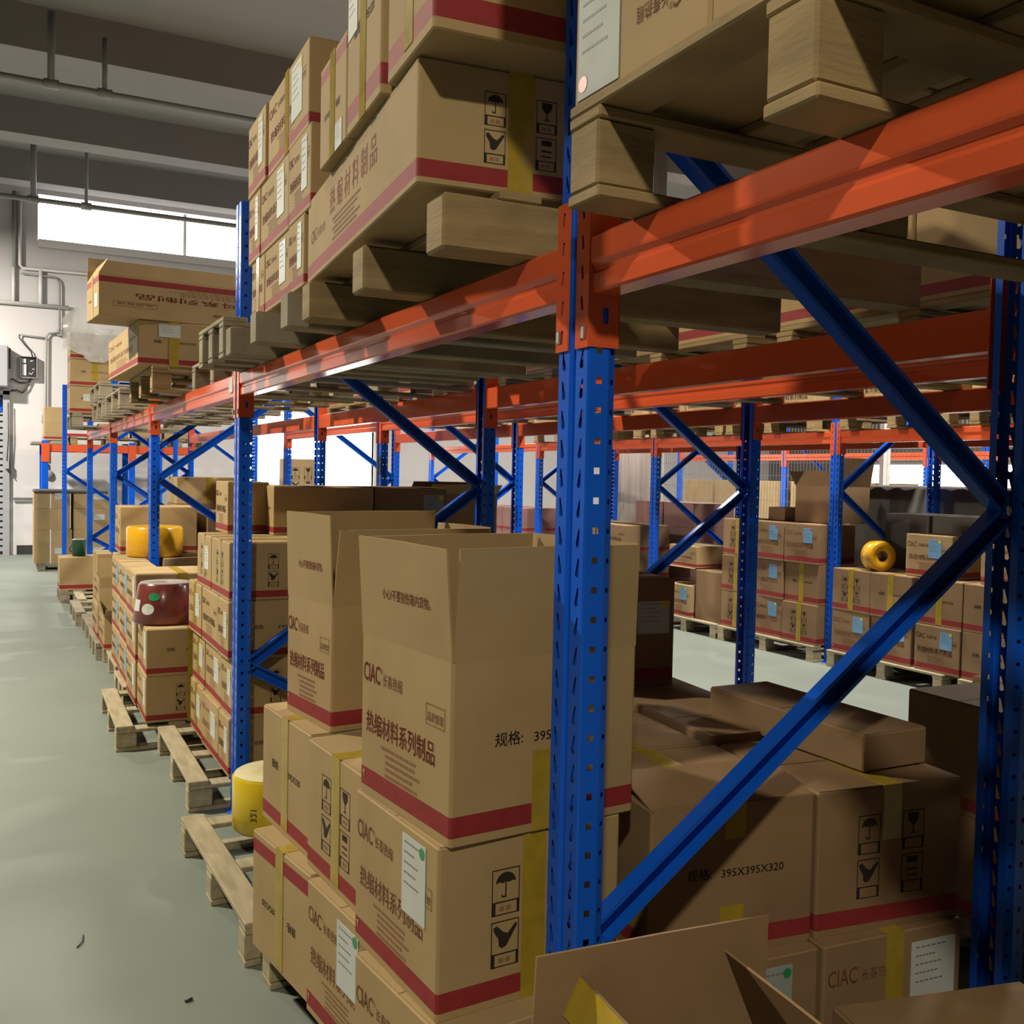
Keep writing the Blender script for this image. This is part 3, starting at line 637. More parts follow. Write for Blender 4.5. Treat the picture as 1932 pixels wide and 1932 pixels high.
# near bay: open box and lids at the bottom right corner
t = carton('open carton at the bottom edge with raised flaps and torn yellow tape', -0.235, -0.62, 0.25, 0.40, 0.36, 0.31, 5, open_=True, board='kraft_dark', band=0,
           flaps={'+y': (0.215, -3, False), '+x': (0.19, -25, False), '-x': (0.19, -24, False), '-y': (0.19, 75, False)})
g = G(); g.box((0.0, -0.003, 0.130), (0.30, -0.0012, 0.188), 'tape'); o = put('tape', g, t); o.matrix_local = Matrix.Translation((0, 0.36, 0.31)) @ Matrix.Rotation(-PI/2, 4, 'Z') @ Matrix.Rotation(R(-24), 4, 'X')
carton('closed carton in the bottom right corner, only its lid in view', 0.43, -0.52, 0.25, 0.42, 0.40, 0.215, 12, board='kraft_dark', band=0)
for r_ in range(2):  # unseen cartons added to keep the near lamp off the lower right
    carton('%s added carton shading the nearest bay, unseen outside the right edge' % ['lower', 'upper'][r_], 0.30, -1.55, 0.13+0.78*r_, 0.80, 0.66, 0.775, 0, board='kraft_dark', band=0, group='added shading cartons in the nearest bay')
pallet('pallet under the bottom right cartons in the nearest bay', -0.25, -1.55, 0.0, 1.38, 1.47, 0.13, 0, group='floor pallets along the aisle')
carton('carton under the open carton at the bottom edge', -0.23, -0.62, 0.13, 0.42, 0.40, 0.12, 5, board='kraft_dark', band=0)
carton('carton under the closed carton in the bottom right corner', 0.46, -0.50, 0.13, 0.42, 0.40, 0.12, 12, board='kraft_dark', band=0)

# ================================================================== rolls
def roll(label, loc, r, hgt, m, face, hole=0.03, axis=None, waist=0.0, stickers=(), rz=0.0):
    e_ = 0.012; t = thing('tubing_roll', label, 'roll of tubing', loc, rz)
    T = Matrix.Identity(4) if axis is None else axis
    g = G(); e = 0.012
    prof = [(hole, 0.002), (r-e-waist*0.0, 0.0), (r, e), (r-waist*0.5, hgt*0.5), (r-waist, hgt-e), (r-e-waist, hgt)]
    g.lathe(prof, m, 48, T); put('winding', g, t)
    g = G(); g.lathe([(hole, hgt-0.004), (hole+0.002, hgt+0.001), (r-e-waist, hgt+0.001), (r-e-waist+0.003, hgt-0.001)], face, 48, T); put('wound_face', g, t)
    g = G(); g.lathe([(hole, 0.003), (hole, hgt-0.002), (hole-0.004, hgt-0.002), (hole-0.004, 0.003)], 'kraft_dark', 24, T, True); put('core', g, t)
    for (a, z, w, h, mm, nm) in stickers:
        g = G(); n = 8; rr = r-waist*z/hgt+0.0012; pts = []
        ra = lambda q: r-waist*max(0, (z+q-e_)/(hgt-2*e_))+0.0014
        ell = nm == 'round_sticker'
        if ell:
            for k in range(16): pts.append((w/2*math.cos(2*PI*k/16), h/2*math.sin(2*PI*k/16)))
            vs = [T @ Vector((ra(v)*math.cos(R(a)+u/rr), ra(v)*math.sin(R(a)+u/rr), z+v)) for u, v in pts]; g.add(vs+[T @ Vector((ra(0)*math.cos(R(a)), ra(0)*math.sin(R(a)), z))], [(k, (k+1) % 16, 16) for k in range(16)], mm)
        else:
            vs = []; fs = []
            for k in range(n+1):
                b = R(a)+(k/n-0.5)*w/rr
                for v in (-h/2, h/2): vs.append(T @ Vector((ra(v)*math.cos(b), ra(v)*math.sin(b), z+v)))
            fs = [(2*k, 2*k+2, 2*k+3, 2*k+1) for k in range(n)]; g.add(vs, fs, mm)
        put(nm, g, t)
    return t
t = roll('yellow roll of tubing on the near pallet beside the aisle, marked by hand', (0.035, 2.155, 0.131), 0.152, 0.205, 'rollY', 'cream', 0.02, stickers=[(262, 0.085, 0.045, 0.055, 'paper', 'paper_sticker'), (275, 0.135, 0.07, 0.05, 'pwht', 'paper_sticker'), (268, 0.035, 0.05, 0.035, 'green', 'round_sticker')])
vs, fs, tw, th = text_geo('321', 0.036, 0.0002)
g = G(); rr = 0.1528
g.add([((rr)*math.cos(R(228)+(y-th/2)/rr), rr*math.sin(R(228)+(y-th/2)/rr), 0.06+x) for x, y in vs], fs, 'pblk'); put('handwriting', g, t)
roll('maroon roll of tubing with grey face on the carton pallet', (-0.082, 4.12, 0.616), 0.165, 0.215, 'rollM', 'greyface', 0.022, waist=0.028, stickers=[(240, 0.15, 0.062, 0.042, 'green', 'round_sticker'), (228, 0.085, 0.075, 0.058, 'paper', 'round_sticker'), (196, 0.10, 0.06, 0.06, 'paper', 'paper_sticker')])
roll('large orange roll of tubing lying behind the third blue post', (0.07, 5.72, 0.837), 0.185, 0.205, 'rollO', 'rollO', 0.03)
t = roll('lone orange roll of tubing standing on its edge across the second aisle', (5.02, 3.93, 0.888), 0.115, 0.13, 'rollO', 'rollO', 0.042, axis=Vector((0, 0, 1)).rotation_difference(Vector((-0.30, -0.95, 0.0)).normalized()).to_matrix().to_4x4() @ Matrix.Translation((0, 0, -0.065)))

# ================================================================== second pallet stack (behind the second post)
GS = 'carton stack behind the second blue post'
o_ = ['bottom', 'second', 'third', 'fourth']
for r_ in range(4):
    z = 0.13+0.25*r_
    cols = [(2.80, 0.225), (3.03, 0.40), (3.44, 0.34)] if r_ < 3 else [(2.82, 0.41), (3.235, 0.34)]
    for c, (y, d) in enumerate(cols):
        lab = '%s-layer carton behind the second post, %s from the post' % (o_[r_], ['first', 'second', 'third'][c])
        x = -0.005+[0.0, 0.012, -0.006, 0.0][r_]
        lbl = [('-x', d*0.55, 0.09, d*0.82, 0.20, 'paper', 'yel')] if (r_ + c) % 2 == 0 or r_ < 2 else []
        carton(lab, x, y, z, 0.50, d-0.012, 0.248, random.uniform(-1, 1), {'-x': 'faint' if r_ < 3 else 'icons', '-y': 'icons' if r_ in (1, 3) else 'spec'}, group=GS, tape=('x', 0.20, 0.1) if r_ == 3 or (c == 2) else None, labels=lbl)
for r_ in range(4):
    carton('%s-layer shaded carton right of the second post, inner column' % o_[r_], 0.51, 2.80 if r_ < 3 else 2.83, 0.13+0.25*r_, 0.48, 0.42, 0.248, 0, {'-y': 'icons' if r_ == 2 else 'spec'}, group=GS, board=KD, tape=('y', 0.24, 0.1) if r_ != 1 else None)
carton('single top carton left of the second post with red print', 0.105, 3.42, 1.13, 0.20, 0.30, 0.25, 0, {'-x': 'faint'}, group=GS)
carton('top carton with yellow tape right of the second post', 0.29, 3.27, 1.13, 0.50, 0.34, 0.235, 0, {'-x': 'spec'}, tape=('x', 0.235, 0.1), group=GS)
carton('dim top carton with silvery label in the middle distance', 0.80, 3.29, 1.13, 0.40, 0.36, 0.235, -2, group=GS, board=KD, labels=[('-y', 0.27, 0.06, 0.385, 0.20, 'film', 'yel')])
carton('dark carton behind the silvery-labelled one, partly open', 1.62, 4.6, 0.95, 0.5, 0.4, 0.36, 4, board=KD, band=0, open_=True, flaps={'+y': (0.12, -50, False), '-y': (0.12, 60, False)})
carton('carton supporting the dark half-open carton on the second rack', 1.60, 4.58, 0.13, 0.55, 0.45, 0.82, 4, board=KD, band=0)
pallet('pallet below the dark half-open carton on the second rack', 1.58, 4.3, 0, 1.05, 1.0, 0.13, 0, group='floor pallets on the second rack')

# third pallet: cartons under the maroon roll
GT = 'carton stack around the maroon roll'
for r_ in range(2):
    carton(['bottom', 'upper'][r_]+' carton with yellow tape under the maroon roll', -0.208+0.002*r_, 3.875, 0.13+0.242*r_, 0.46, 0.42, 0.240, 1, {'-y': 'icons' if r_ == 0 else 'spec', '-x': 'faint'}, group=GT, tape=('y', 0.245, 0.1), labels=[('-x', 0.31, 0.08, 0.39, 0.22, 'paper')])
for r_ in range(3):
    carton(['bottom', 'middle', 'top'][r_]+' carton behind the maroon roll, '+['on the pallet', 'hidden to its lower half', 'with pale flat lid and tape'][r_], -0.212, 4.305, 0.13+0.242*r_, 0.50, 0.42, 0.240, 0, {'-x': 'faint'}, group=GT, tape=('y', 0.20, 0.1) if r_ == 2 else None, labels=[('-x', 0.30, 0.1, 0.38, 0.22, 'paper')])
# fourth pallet around the third post
GU = 'carton stack at the third blue post'
pallet('pallet below the stack just before the third blue post', -0.22, 4.83, 0, 1.1, 0.53, 0.13, 0, group='floor pallets along the aisle')
pallet('pallet below the large orange roll past the third blue post', -0.20, 5.51, 0, 1.1, 0.95, 0.13, 0, group='floor pallets along the aisle')
for c, (y, d) in enumerate([(4.80, 0.50), (5.32, 0.55)]):
    for r_ in range(3):
        carton('%s carton at the third post, %s column' % (o_[r_], ['near', 'far'][c]), -0.195+0.006*c, y, 0.13+0.235*r_, 0.182, d-0.01, 0.233, 0, {'-x': 'faint'}, group=GU, labels=[('-x', 0.30, 0.08, 0.40, 0.20, 'bluepaper')])
for r_ in range(3):
    carton('%s carton below the large orange roll, inside the rack' % o_[r_], 0.10, 5.52, 0.13+0.235*r_, 0.48, 0.40, 0.233, 0, group=GU)
    carton('%s carton behind the large orange roll' % o_[r_], -0.16, 5.93, 0.13+0.235*r_, 0.55, 0.21, 0.233, 0, group=GU)
carton('large open-lidded carton above and behind the large orange roll', -0.13, 5.95, 0.837, 0.52, 0.42, 0.325, 1, {'-x': 'faint'}, group=GU, band=0.03)
carton('dim carton right of the large orange roll with diagonal shade', 0.46, 5.95, 0.837, 0.50, 0.45, 0.29, -6, group=GU, board=KD)
carton('yellowish tape-wrapped carton on top right of the third post', 0.36, 6.7, 1.16, 0.50, 0.45, 0.21, 0, group=GU, board='rollO' if False else 'kraft', tape=[('y', 0.2, 0.2), ('x', 0.2, 0.2)], band=0)
for r_ in range(4):
    carton('%s carton under the yellowish tape-wrapped carton' % o_[r_], 0.35, 6.68, 0.13+0.257*r_, 0.52, 0.48, 0.255, 0, group=GU, board=KD)
# torn cartons near the fourth post
GV = 'torn cartons before the fourth blue post'
pallet('pallet with protruding ends beside the torn cartons', -0.245, 6.48, 0, 1.1, 0.66, 0.13, 0, group='floor pallets along the aisle', m='wood_grey')
carton('torn open carton with lid flap standing lowest before the fourth post', -0.215, 6.15, 0.13, 0.30, 0.40, 0.24, 0, {'-x': 'faint'}, open_=True, flaps={'-y': (0.13, 62, False), '+y': (0.16, 10, False), '-x': (0.12, 14, False)}, group=GV)
carton('second torn carton stacked behind the lowest torn one', -0.22, 6.66, 0.13, 0.34, 0.45, 0.26, 0, {'-x': 'faint'}, group=GV)
carton('open carton with raised brown flap left of the fourth post', -0.205, 6.72, 0.392, 0.30, 0.40, 0.20, 0, {'-x': 'faint'}, open_=True, flaps={'-y': (0.15, -8, False), '+x': (0.14, 10, False)}, group=GV)
carton('narrow upright carton leaning beside the fourth post', -0.175, 7.25, 0.13, 0.12, 0.42, 0.60, 0, group=GV, tape=('x', 0.3, 0.1))
carton('pale carton behind the narrow upright carton', -0.07, 7.62, 0.13, 0.30, 0.45, 0.36, 0, {'-x': 'faint'}, group=GV)
pallet('grey pallet with two stubs reaching into the aisle beyond the torn cartons', -0.235, 7.16, 0, 1.1, 0.93, 0.13, 0, group='floor pallets along the aisle', m='wood_grey')
pallet('far grey pallet reaching furthest into the aisle', -0.275, 8.25, 0, 1.1, 0.9, 0.13, 0, group='floor pallets along the aisle', m='wood_grey')
pallet('pale pallet end just before the fifth post foot', -0.20, 9.2, 0, 1.1, 0.76, 0.13, 0, group='floor pallets along the aisle')
# fifth post: single carton with bucket
pallet('small pallet under the carton with the green tub', -0.325, 9.98, 0, 0.75, 0.60, 0.125, 0, group='floor pallets along the aisle', m='wood_grey')
carton('pale-topped carton carrying the green tub by the fifth post', -0.325, 10.0, 0.125, 0.52, 0.42, 0.345, 0)
t = thing('plastic_tub', 'green plastic tub on a carton near the fifth post', 'tub', (-0.125, 10.22, 0.473))
put('tub_body', G().lathe([(0, 0), (0.066, 0), (0.076, 0.17), (0.080, 0.175), (0.076, 0.18), (0.07, 0.175), (0.062, 0.01), (0, 0.01)], 'bucket', 28), t)
put('tub_lid', G().lathe([(0.0, 0.172), (0.072, 0.172), (0.072, 0.182), (0, 0.184)], 'pipe', 28), t); put('tub_handle', G().tube([(-0.078, 0, 0.12), (-0.092, 0, 0.07), (-0.074, 0, 0.04)], 0.006, 'dark'), t)
# strapped cartons by the far wall
GW = 'strapped brown cartons by the far wall'
pallet('pallet under the strapped brown cartons by the far wall', -0.44, 13.45, 0, 0.95, 0.8, 0.11, 0, m='wood_grey', group='floor pallets along the aisle')
for c in range(2):
    for r_, (z, hh, ww) in enumerate([(0.11, 0.46, 0.475), (0.572, 0.285, 0.45), (0.86, 0.20, 0.45)]):
        t = carton('strapped brown carton by the far wall, %s of the %s column' % (['bottom', 'middle', 'top'][r_], ['left', 'right'][c]), -0.485+c*0.49, 13.45, z, ww, 0.6, hh, 0, band=0, board='kraft_dark' if False else 'kraft', group=GW, labels=[('-y', 0.26, 0.13, 0.40, 0.21, 'paper')] if r_ != 1 or c else [])
        if r_ != 1 and c == 0:
            put('strap', G().box((0.20, -0.003, 0), (0.212, 0.603, hh+0.003), 'pipew'), t)
g = G(); g.bbox((-0.02, -0.02, 0), (0.92, 0.6, 0.05), 'darksheet', e=0.015); put('dust_sheet', g, label='dark grey sheet lying over the strapped cartons by the far wall', cat='sheet', loc=(-0.47, 13.46, 1.065))

# ================================================================== upper level of the aisle rack
Z1 = ZT
GP = 'pallets on the aisle rack beams'
pallet('pallet on the nearest beam with its end blocks jutting over the orange beam', -0.112, -1.10, Z1, 1.15, 0.935, 0.148, 0, group=GP)
pallet('pallet under the large wide carton, thick bearer ends jutting out', -0.165, 0.16, Z1, 1.15, 1.02, 0.116, 1.5, 'bearer', group=GP)
pallet('pallet with grey bearer ends above the middle of the lit beam', -0.150, 1.28, Z1, 1.15, 0.86, 0.116, 0, 'bearer', group=GP, m='wood_grey')
pallet('open-ended pallet on the beam just left of the second post', -0.165, 2.16, Z1, 1.1, 0.495, 0.148, 0, group=GP, m='wood_grey')
GN = 'upside-down cartons on the nearest upper pallet'
carton('upside-down carton above the first big post with crumpled silvery label and red dot', -0.100, -0.478, Z1+0.148, 0.40, 0.312, 0.30, -1, {'-x': 'main'}, inv=True, group=GN, ink='pfade', labels=[('-x', 0.012, 0.006, 0.118, 0.178, 'film', 'red', 'bl')])
carton('upside-down carton at the top edge with only a label corner showing', -0.100, -0.795, Z1+0.148, 0.40, 0.308, 0.30, -1, {'-x': 'main'}, inv=True, group=GN, ink='pfade', labels=[('-x', 0.012, 0.05, 0.118, 0.22, 'film', 'red', 'bl')])
for i, (x, w) in enumerate([(0.31, 0.40), (0.72, 0.34)]):  # back rows added to stop lamp light reaching deeper into the rack
    carton('added light-blocking carton on the nearest upper pallet, %s' % ['second row from the aisle', 'third row from the aisle'][i], x, -1.08, Z1+0.149, w, 0.90, 0.62, 0, group=GN, board=KD)
carton('added unseen upside-down carton blocking light above the first big post, second layer', -0.225, -0.77, Z1+0.45, 0.50, 0.64, 0.30, -1, {'-x': 'main'}, inv=True, group=GN)  # added out of view, overhanging to shade the end of the wide carton
GX = 'cartons stacked above the lit beam'
ZU = Z1+0.118
carton('large wide carton overhanging the upper pallet, printed along its long side', -0.208, 0.205, ZU, 0.395, 1.06, 0.222, 5.2, {'-y': 'icons', '-x': 'long'}, tape=('y', 0.222, 0.2), group=GX, band=0.032)
carton('carton cut by the top edge, on the near end of the large wide carton', -0.226, 0.095, ZU+0.224, 0.40, 0.275, 0.36, 4, {'-x': 'spec'}, tape=('x', 0.34, 0.1), group=GX)
carton('labelled carton with yellow tape, in the middle on the large wide carton', -0.206, 0.412, ZU+0.224, 0.40, 0.283, 0.36, 4.5, {'-x': 'spec'}, tape=('x', 0.36, 0.1), labels=[('-x', 0.01, 0.20, 0.09, 0.33, 'paper', 'yel')], group=GX)
carton('upside-down taped carton on the far end of the large wide carton', -0.184, 0.700, ZU+0.224, 0.40, 0.27, 0.24, 4, {'-x': 'spec'}, inv=True, tape=('x', 0.24, 0.1), labels=[('-x', 0.17, 0.0, 0.235, 0.06, 'paper')], group=GX)
lay = [('bottom', 0.0, [(1.275, 0.20), (1.482, 0.36), (1.85, 0.22)], 0.20), ('middle', 0.203, [(1.22, 0.27), (1.50, 0.42), (1.925, 0.20)], 0.228), ('top', 0.434, [(1.27, 0.55), (1.83, 0.30)], 0.245)]
for nm, dz, cols, hh in lay:
    for c, (y, d) in enumerate(cols):
        if nm == 'bottom' and c == 0: y, d = 1.28, 0.195
        lab = '%s-layer labelled carton on the upper stack, %s' % (nm, ['nearest in its layer', 'next one back', 'furthest back'][c])
        lb = [('-x', d*0.62, hh*0.28, d*0.86, hh*0.92, 'paper', 'yel')] if not (nm == 'bottom' and c == 2) else []
        carton(lab, -0.118+0.012*c+(0.006 if nm == 'top' else 0), y, ZU+dz, 0.42, d, hh, 2, {'-x': 'main'}, group=GX, labels=lb, tape=('x', hh, 0.1) if (nm == 'top' and c == 0) or (nm == 'bottom' and c == 2) else None)
for i in range(3):
    carton('shaded carton behind the upper stack, %s layer' % o_[i], 0.33, 1.25+0.01*i, ZU+0.223*i, 0.45, 0.42, 0.22, 0, group=GX, board=KD)
# beyond the second post
pallet('pale pallet under the overhanging carton past the second post', -0.165, 4.05, Z1, 1.1, 1.05, 0.14, 0, group=GP)
carton('overhanging carton with white label and green dot past the second post', -0.232, 4.09, Z1+0.142, 0.365, 1.15, 0.235, -2, {'-y': 'spec', '-x': 'faint'}, tape=('y', 0.235, 0.1), labels=[('-y', 0.105, 0.155, 0.215, 0.222, 'paper')], group='cartons on the beam past the second post')
o = C.objects[-1] if False else None
carton('long upside-down open carton lying on the overhanging carton, red band on top', -0.425, 4.06, Z1+0.380, 1.15, 0.36, 0.215, -5, {'-x': 'spec', '-y': 'main'}, inv=True, open_=True, tape=('x', 0.215, 0.1), labels=[('-x', 0.25, 0.05, 0.33, 0.12, 'paper')], band=0.03,
       flaps={'+y': (0.14, 4, False), '+x': (0.12, 10, False), '-x': (0.10, -30, False)}, group='cartons on the beam past the second post')
pallet('dark pallet on the beam between the third post and the overhanging carton', -0.16, 5.75, Z1, 1.1, 1.05, 0.14, 0, group=GP, m='wood_grey')
pallet('pallet with pale edges on the far beam, carrying another pallet', -0.16, 7.05, Z1, 1.1, 1.0, 0.14, 0, group=GP, m='wood_grey')
pallet('second pallet piled with pale edges on the far beam', -0.18, 7.05, Z1+0.142, 1.1, 1.0, 0.14, 0, group=GP, m='wood_grey')
pallet('furthest pallet on the aisle beams under the film-draped cartons', -0.24, 9.4, Z1, 1.1, 1.0, 0.14, 0, group=GP, m='wood_grey')
GY = 'film-draped cartons at the far end of the aisle beams'
for r_ in range(3):
    t = carton('%s carton of the film-draped stack at the far beam end' % ['bottom', 'middle', 'top'][r_], -0.262, 9.42, Z1+0.142+0.268*r_, 0.46, 0.5, 0.262, 0, {'-y': 'spec'}, tape=('y', 0.2, 0.1), labels=[('-y', 0.12, 0.12, 0.24, 0.19, 'paper')] if r_ == 0 else [], group=GY)
# crumpled film over the top carton
g = G(); nx, ny = 14, 12; rnd = random.Random(3)
vs = []
for j in range(ny+1):
    for i in range(nx+1):
        u, v = i/nx, j/ny; x = -0.33+0.60*u; 
        if v < 0.5: y = 9.39-0.02*rnd.random(); z = Z1+0.142+0.56+0.27*(v/0.5)+0.06*math.sin(u*7+1)*(1-v*2)-0.22*max(0, u-0.75)*4*(1-v*2)
        else: y = 9.39+(v-0.5)*0.9; z = Z1+0.142+0.83+0.015+0.20*math.exp(-((u-0.2)/0.22)**2)*math.sin(v*PI)
        vs.append((x+rnd.uniform(-.012, .012), y+rnd.uniform(-.012, .012), z+rnd.uniform(-.012, .012)))
g.add(vs, [(j*(nx+1)+i, j*(nx+1)+i+1, (j+1)*(nx+1)+i+1, (j+1)*(nx+1)+i) for j in range(ny) for i in range(nx)], 'poly', None, True)
put('plastic_film', g, label='crumpled clear plastic film draped over the far carton stack', cat='plastic film')
# on the wall rack
carton('brown film-wrapped carton on the wall rack beside the alarm conduit', -0.31, 14.96, 1.82, 0.27, 0.5, 0.50, 0, band=0.03, group='cartons on the wall rack')
pallet('pallet on the wall rack beam near the far wall', 0.05, 14.96, 1.76, 1.1, 0.95, 0.14, 0, group='pallets on the wall rack')
pallet('pallet under the film-wrapped carton on the wall rack', -0.45, 14.98, 1.70, 0.45, 0.9, 0.115, 0, group='pallets on the wall rack') if False else None
t = thing('display_carton', 'white carton with red edges on the wall rack', 'carton', (-0.02, 14.98, 1.902))
g = G(); g.bbox((0, 0, 0), (0.40, 0.4, 0.26), 'paper').box((0, -0.001, 0), (0.40, 0, 0.035), 'redpaint').box((0, -0.001, 0.215), (0.40, 0, 0.26), 'redpaint')
for i in range(4): g.box((0.13+0.045*i, -0.0015, 0.115), (0.16+0.045*i, 0, 0.16), 'pblk')
put('body', g, t)
put('shelf_plank', G().bbox((-0.48, 14.93, 1.761), (0.03, 15.95, 1.80), 'wood_grey'), label='wooden plank under the film-wrapped carton on the wall rack', cat='plank')
for i in range(3):
    carton('orange-brown carton on the wall rack, %s from the white carton' % ['first', 'second', 'third'][i], 0.45+0.48*i, 15.0, 1.902 if i == 0 else 1.902, 0.42, 0.4, 0.20, 0, band=0, group='cartons on the wall rack')
pallet('second pallet on the wall rack beam, further right', 1.17, 14.96, 1.76, 0.9, 0.95, 0.14, 0, group='pallets on the wall rack')

# ================================================================== upper level of the second rack and the rack across the second aisle
def upper(X0, y, w, d, n, nx, lab, grp, hh=0.30, bandm=True, m='wood', front=0.02):
    pallet('pallet on the %s' % lab, X0-front, y, Z1, w, d, 0.14, 0, group='pallets on the %s beams' % grp, m=m)
    k = d/n
    for j in range(n):
        for i in range(nx):
            carton('%s carton on the %s' % (['nearer', 'further', 'furthest'][j], lab), X0-front+0.01+i*(w/nx), y+j*k+0.004, Z1+0.141, w/nx-0.02, k-0.012, hh, 0, {'-x': 'faint'} if X0 > 4 else {}, group='cartons on the %s beams' % grp)
upper(XB, -1.25, 1.16, 1.1, 2, 1, 'second rack beams, right edge pallet', 'second rack')
upper(XB, 0.10, 1.16, 1.15, 2, 1, 'second rack beams, pallet right of big post', 'second rack')
upper(XB, 1.40, 1.16, 1.15, 2, 1, 'second rack beams, pallet behind big post', 'second rack')
upper(XB, 2.85, 1.16, 1.1, 2, 1, 'second rack beams, pallet left of big post', 'second rack', m='wood_grey')
upper(XB, 4.15, 1.16, 1.1, 2, 1, 'second rack beams, pallet above silvery label', 'second rack')
upper(XB, 5.6, 1.16, 1.1, 2, 1, 'second rack beams, pallet past third post', 'second rack')
pallet('grey pallet on the beams just past the second post, set back', 0.02, 2.85, Z1, 1.12, 1.1, 0.14, 0, group=GP, m='wood_grey')
carton('dim carton set back on the beams just past the second post', 0.62, 2.90, Z1+0.141, 0.5, 0.9, 0.32, 0, board=KD)
cl = ['above the two brown cartons', 'above the lone orange roll', 'above the tall carton wall', 'left of the tall carton wall', 'above the mauve cartons', 'behind the first big post']
for i, (y, d) in enumerate([(2.05, 1.0), (3.2, 1.0), (4.47, 1.08), (5.62, 1.08), (6.92, 1.08), (8.08, 1.05)]):
    upper(XC, y, 1.18, d, 2, 1, 'across-aisle beams '+cl[i], 'across-aisle', front=0.12)
t = thing('hanging_card', 'white and red card hanging under the near upper pallet', 'card', (1.02, -0.16, 1.72))
put('card_sheet', G().box((0, 0, 0), (0.05, 0.001, 0.06), 'paper').box((0, -0.0004, 0.035), (0.05, 0, 0.055), 'redpaint'), t); put('wire_hook', G().tube([(0.025, 0, 0.058), (0.025, 0, 0.12)], 0.0012, 'steel', 6), t)

# ================================================================== floor level across the second aisle
GC = 'blue-labelled cartons across the second aisle'
def cgrid(y_near, ncol, nlay, x, lab, k=0.405, kinds=(), topcols=None):
    for r_ in range(nlay):
        for c in range(ncol):
            kd = kinds[(r_*ncol+c) % len(kinds)] if kinds else 'faint'
            lbl = [('-x', 0.215, 0.17, 0.315, 0.29, 'bluepaper', 'yel' if r_ == 0 else 'red')] if kd == 'faint' else []
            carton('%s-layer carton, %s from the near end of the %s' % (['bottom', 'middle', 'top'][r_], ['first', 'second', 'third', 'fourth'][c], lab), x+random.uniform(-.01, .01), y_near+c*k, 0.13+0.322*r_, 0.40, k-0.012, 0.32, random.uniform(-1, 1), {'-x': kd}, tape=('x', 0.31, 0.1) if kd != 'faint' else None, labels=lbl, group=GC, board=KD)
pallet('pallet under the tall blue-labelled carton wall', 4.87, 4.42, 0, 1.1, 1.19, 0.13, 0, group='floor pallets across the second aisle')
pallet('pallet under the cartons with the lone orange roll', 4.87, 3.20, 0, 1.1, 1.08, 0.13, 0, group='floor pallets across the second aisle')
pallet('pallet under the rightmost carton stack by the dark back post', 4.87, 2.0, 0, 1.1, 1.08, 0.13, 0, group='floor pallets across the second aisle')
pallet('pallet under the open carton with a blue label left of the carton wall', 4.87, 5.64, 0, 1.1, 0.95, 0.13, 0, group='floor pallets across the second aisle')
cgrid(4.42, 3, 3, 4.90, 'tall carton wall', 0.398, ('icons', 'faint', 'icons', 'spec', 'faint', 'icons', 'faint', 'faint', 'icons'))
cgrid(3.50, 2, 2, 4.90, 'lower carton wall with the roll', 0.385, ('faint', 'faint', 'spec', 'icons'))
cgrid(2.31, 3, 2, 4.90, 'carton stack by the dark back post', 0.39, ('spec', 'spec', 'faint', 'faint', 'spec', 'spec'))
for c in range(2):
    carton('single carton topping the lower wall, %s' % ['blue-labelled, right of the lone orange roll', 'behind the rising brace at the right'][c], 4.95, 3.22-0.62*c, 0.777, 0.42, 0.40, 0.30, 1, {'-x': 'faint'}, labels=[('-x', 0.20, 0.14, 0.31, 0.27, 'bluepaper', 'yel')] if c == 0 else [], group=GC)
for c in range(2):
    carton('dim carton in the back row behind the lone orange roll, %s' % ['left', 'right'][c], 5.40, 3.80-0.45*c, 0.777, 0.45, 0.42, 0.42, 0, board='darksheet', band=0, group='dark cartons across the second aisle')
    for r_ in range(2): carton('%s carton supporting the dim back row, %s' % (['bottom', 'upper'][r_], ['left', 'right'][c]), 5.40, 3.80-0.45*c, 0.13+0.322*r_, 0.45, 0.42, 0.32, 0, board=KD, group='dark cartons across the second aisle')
carton('big dark open carton with tall flaps on the tall carton wall', 5.08, 4.50, 1.10, 0.42, 0.42, 0.30, 3, board='kraft_dark', band=0, open_=True, flaps={'-y': (0.24, 12, False), '+y': (0.16, 40, False), '-x': (0.16, -35, False), '+x': (0.2, 5, False)}, group='dark cartons across the second aisle')
carton('small dim carton beside the big dark open carton', 5.05, 4.98, 1.10, 0.25, 0.22, 0.11, 3, board=KD, band=0, group='dark cartons across the second aisle')
t = thing('covered_crate', 'long crate covered in dark grey cloth behind the roll', 'crate', (6.20, 3.60, 0.0))
g = G(); nx = 26; vs = []
for i in range(nx+1):
    y = 1.75*i/nx; a = 0.018*math.sin(i*1.9)+0.012*math.sin(i*4.3)
    for z, dx in ((0.0, -0.02), (0.7, -0.01), (1.40, 0.0)): vs.append((a*(1.45-z)+dx, y, z))
    vs.append((0.45, y, 1.42))
g.add(vs, [(i*4+k, (i+1)*4+k, (i+1)*4+k+1, i*4+k+1) for i in range(nx) for k in range(3)], 'darksheet', None, True); put('cloth_cover', g, t)
put('crate_body', G().bbox((0.03, 0.01, 0), (0.5, 1.74, 1.385), 'kraft_dark'), t)
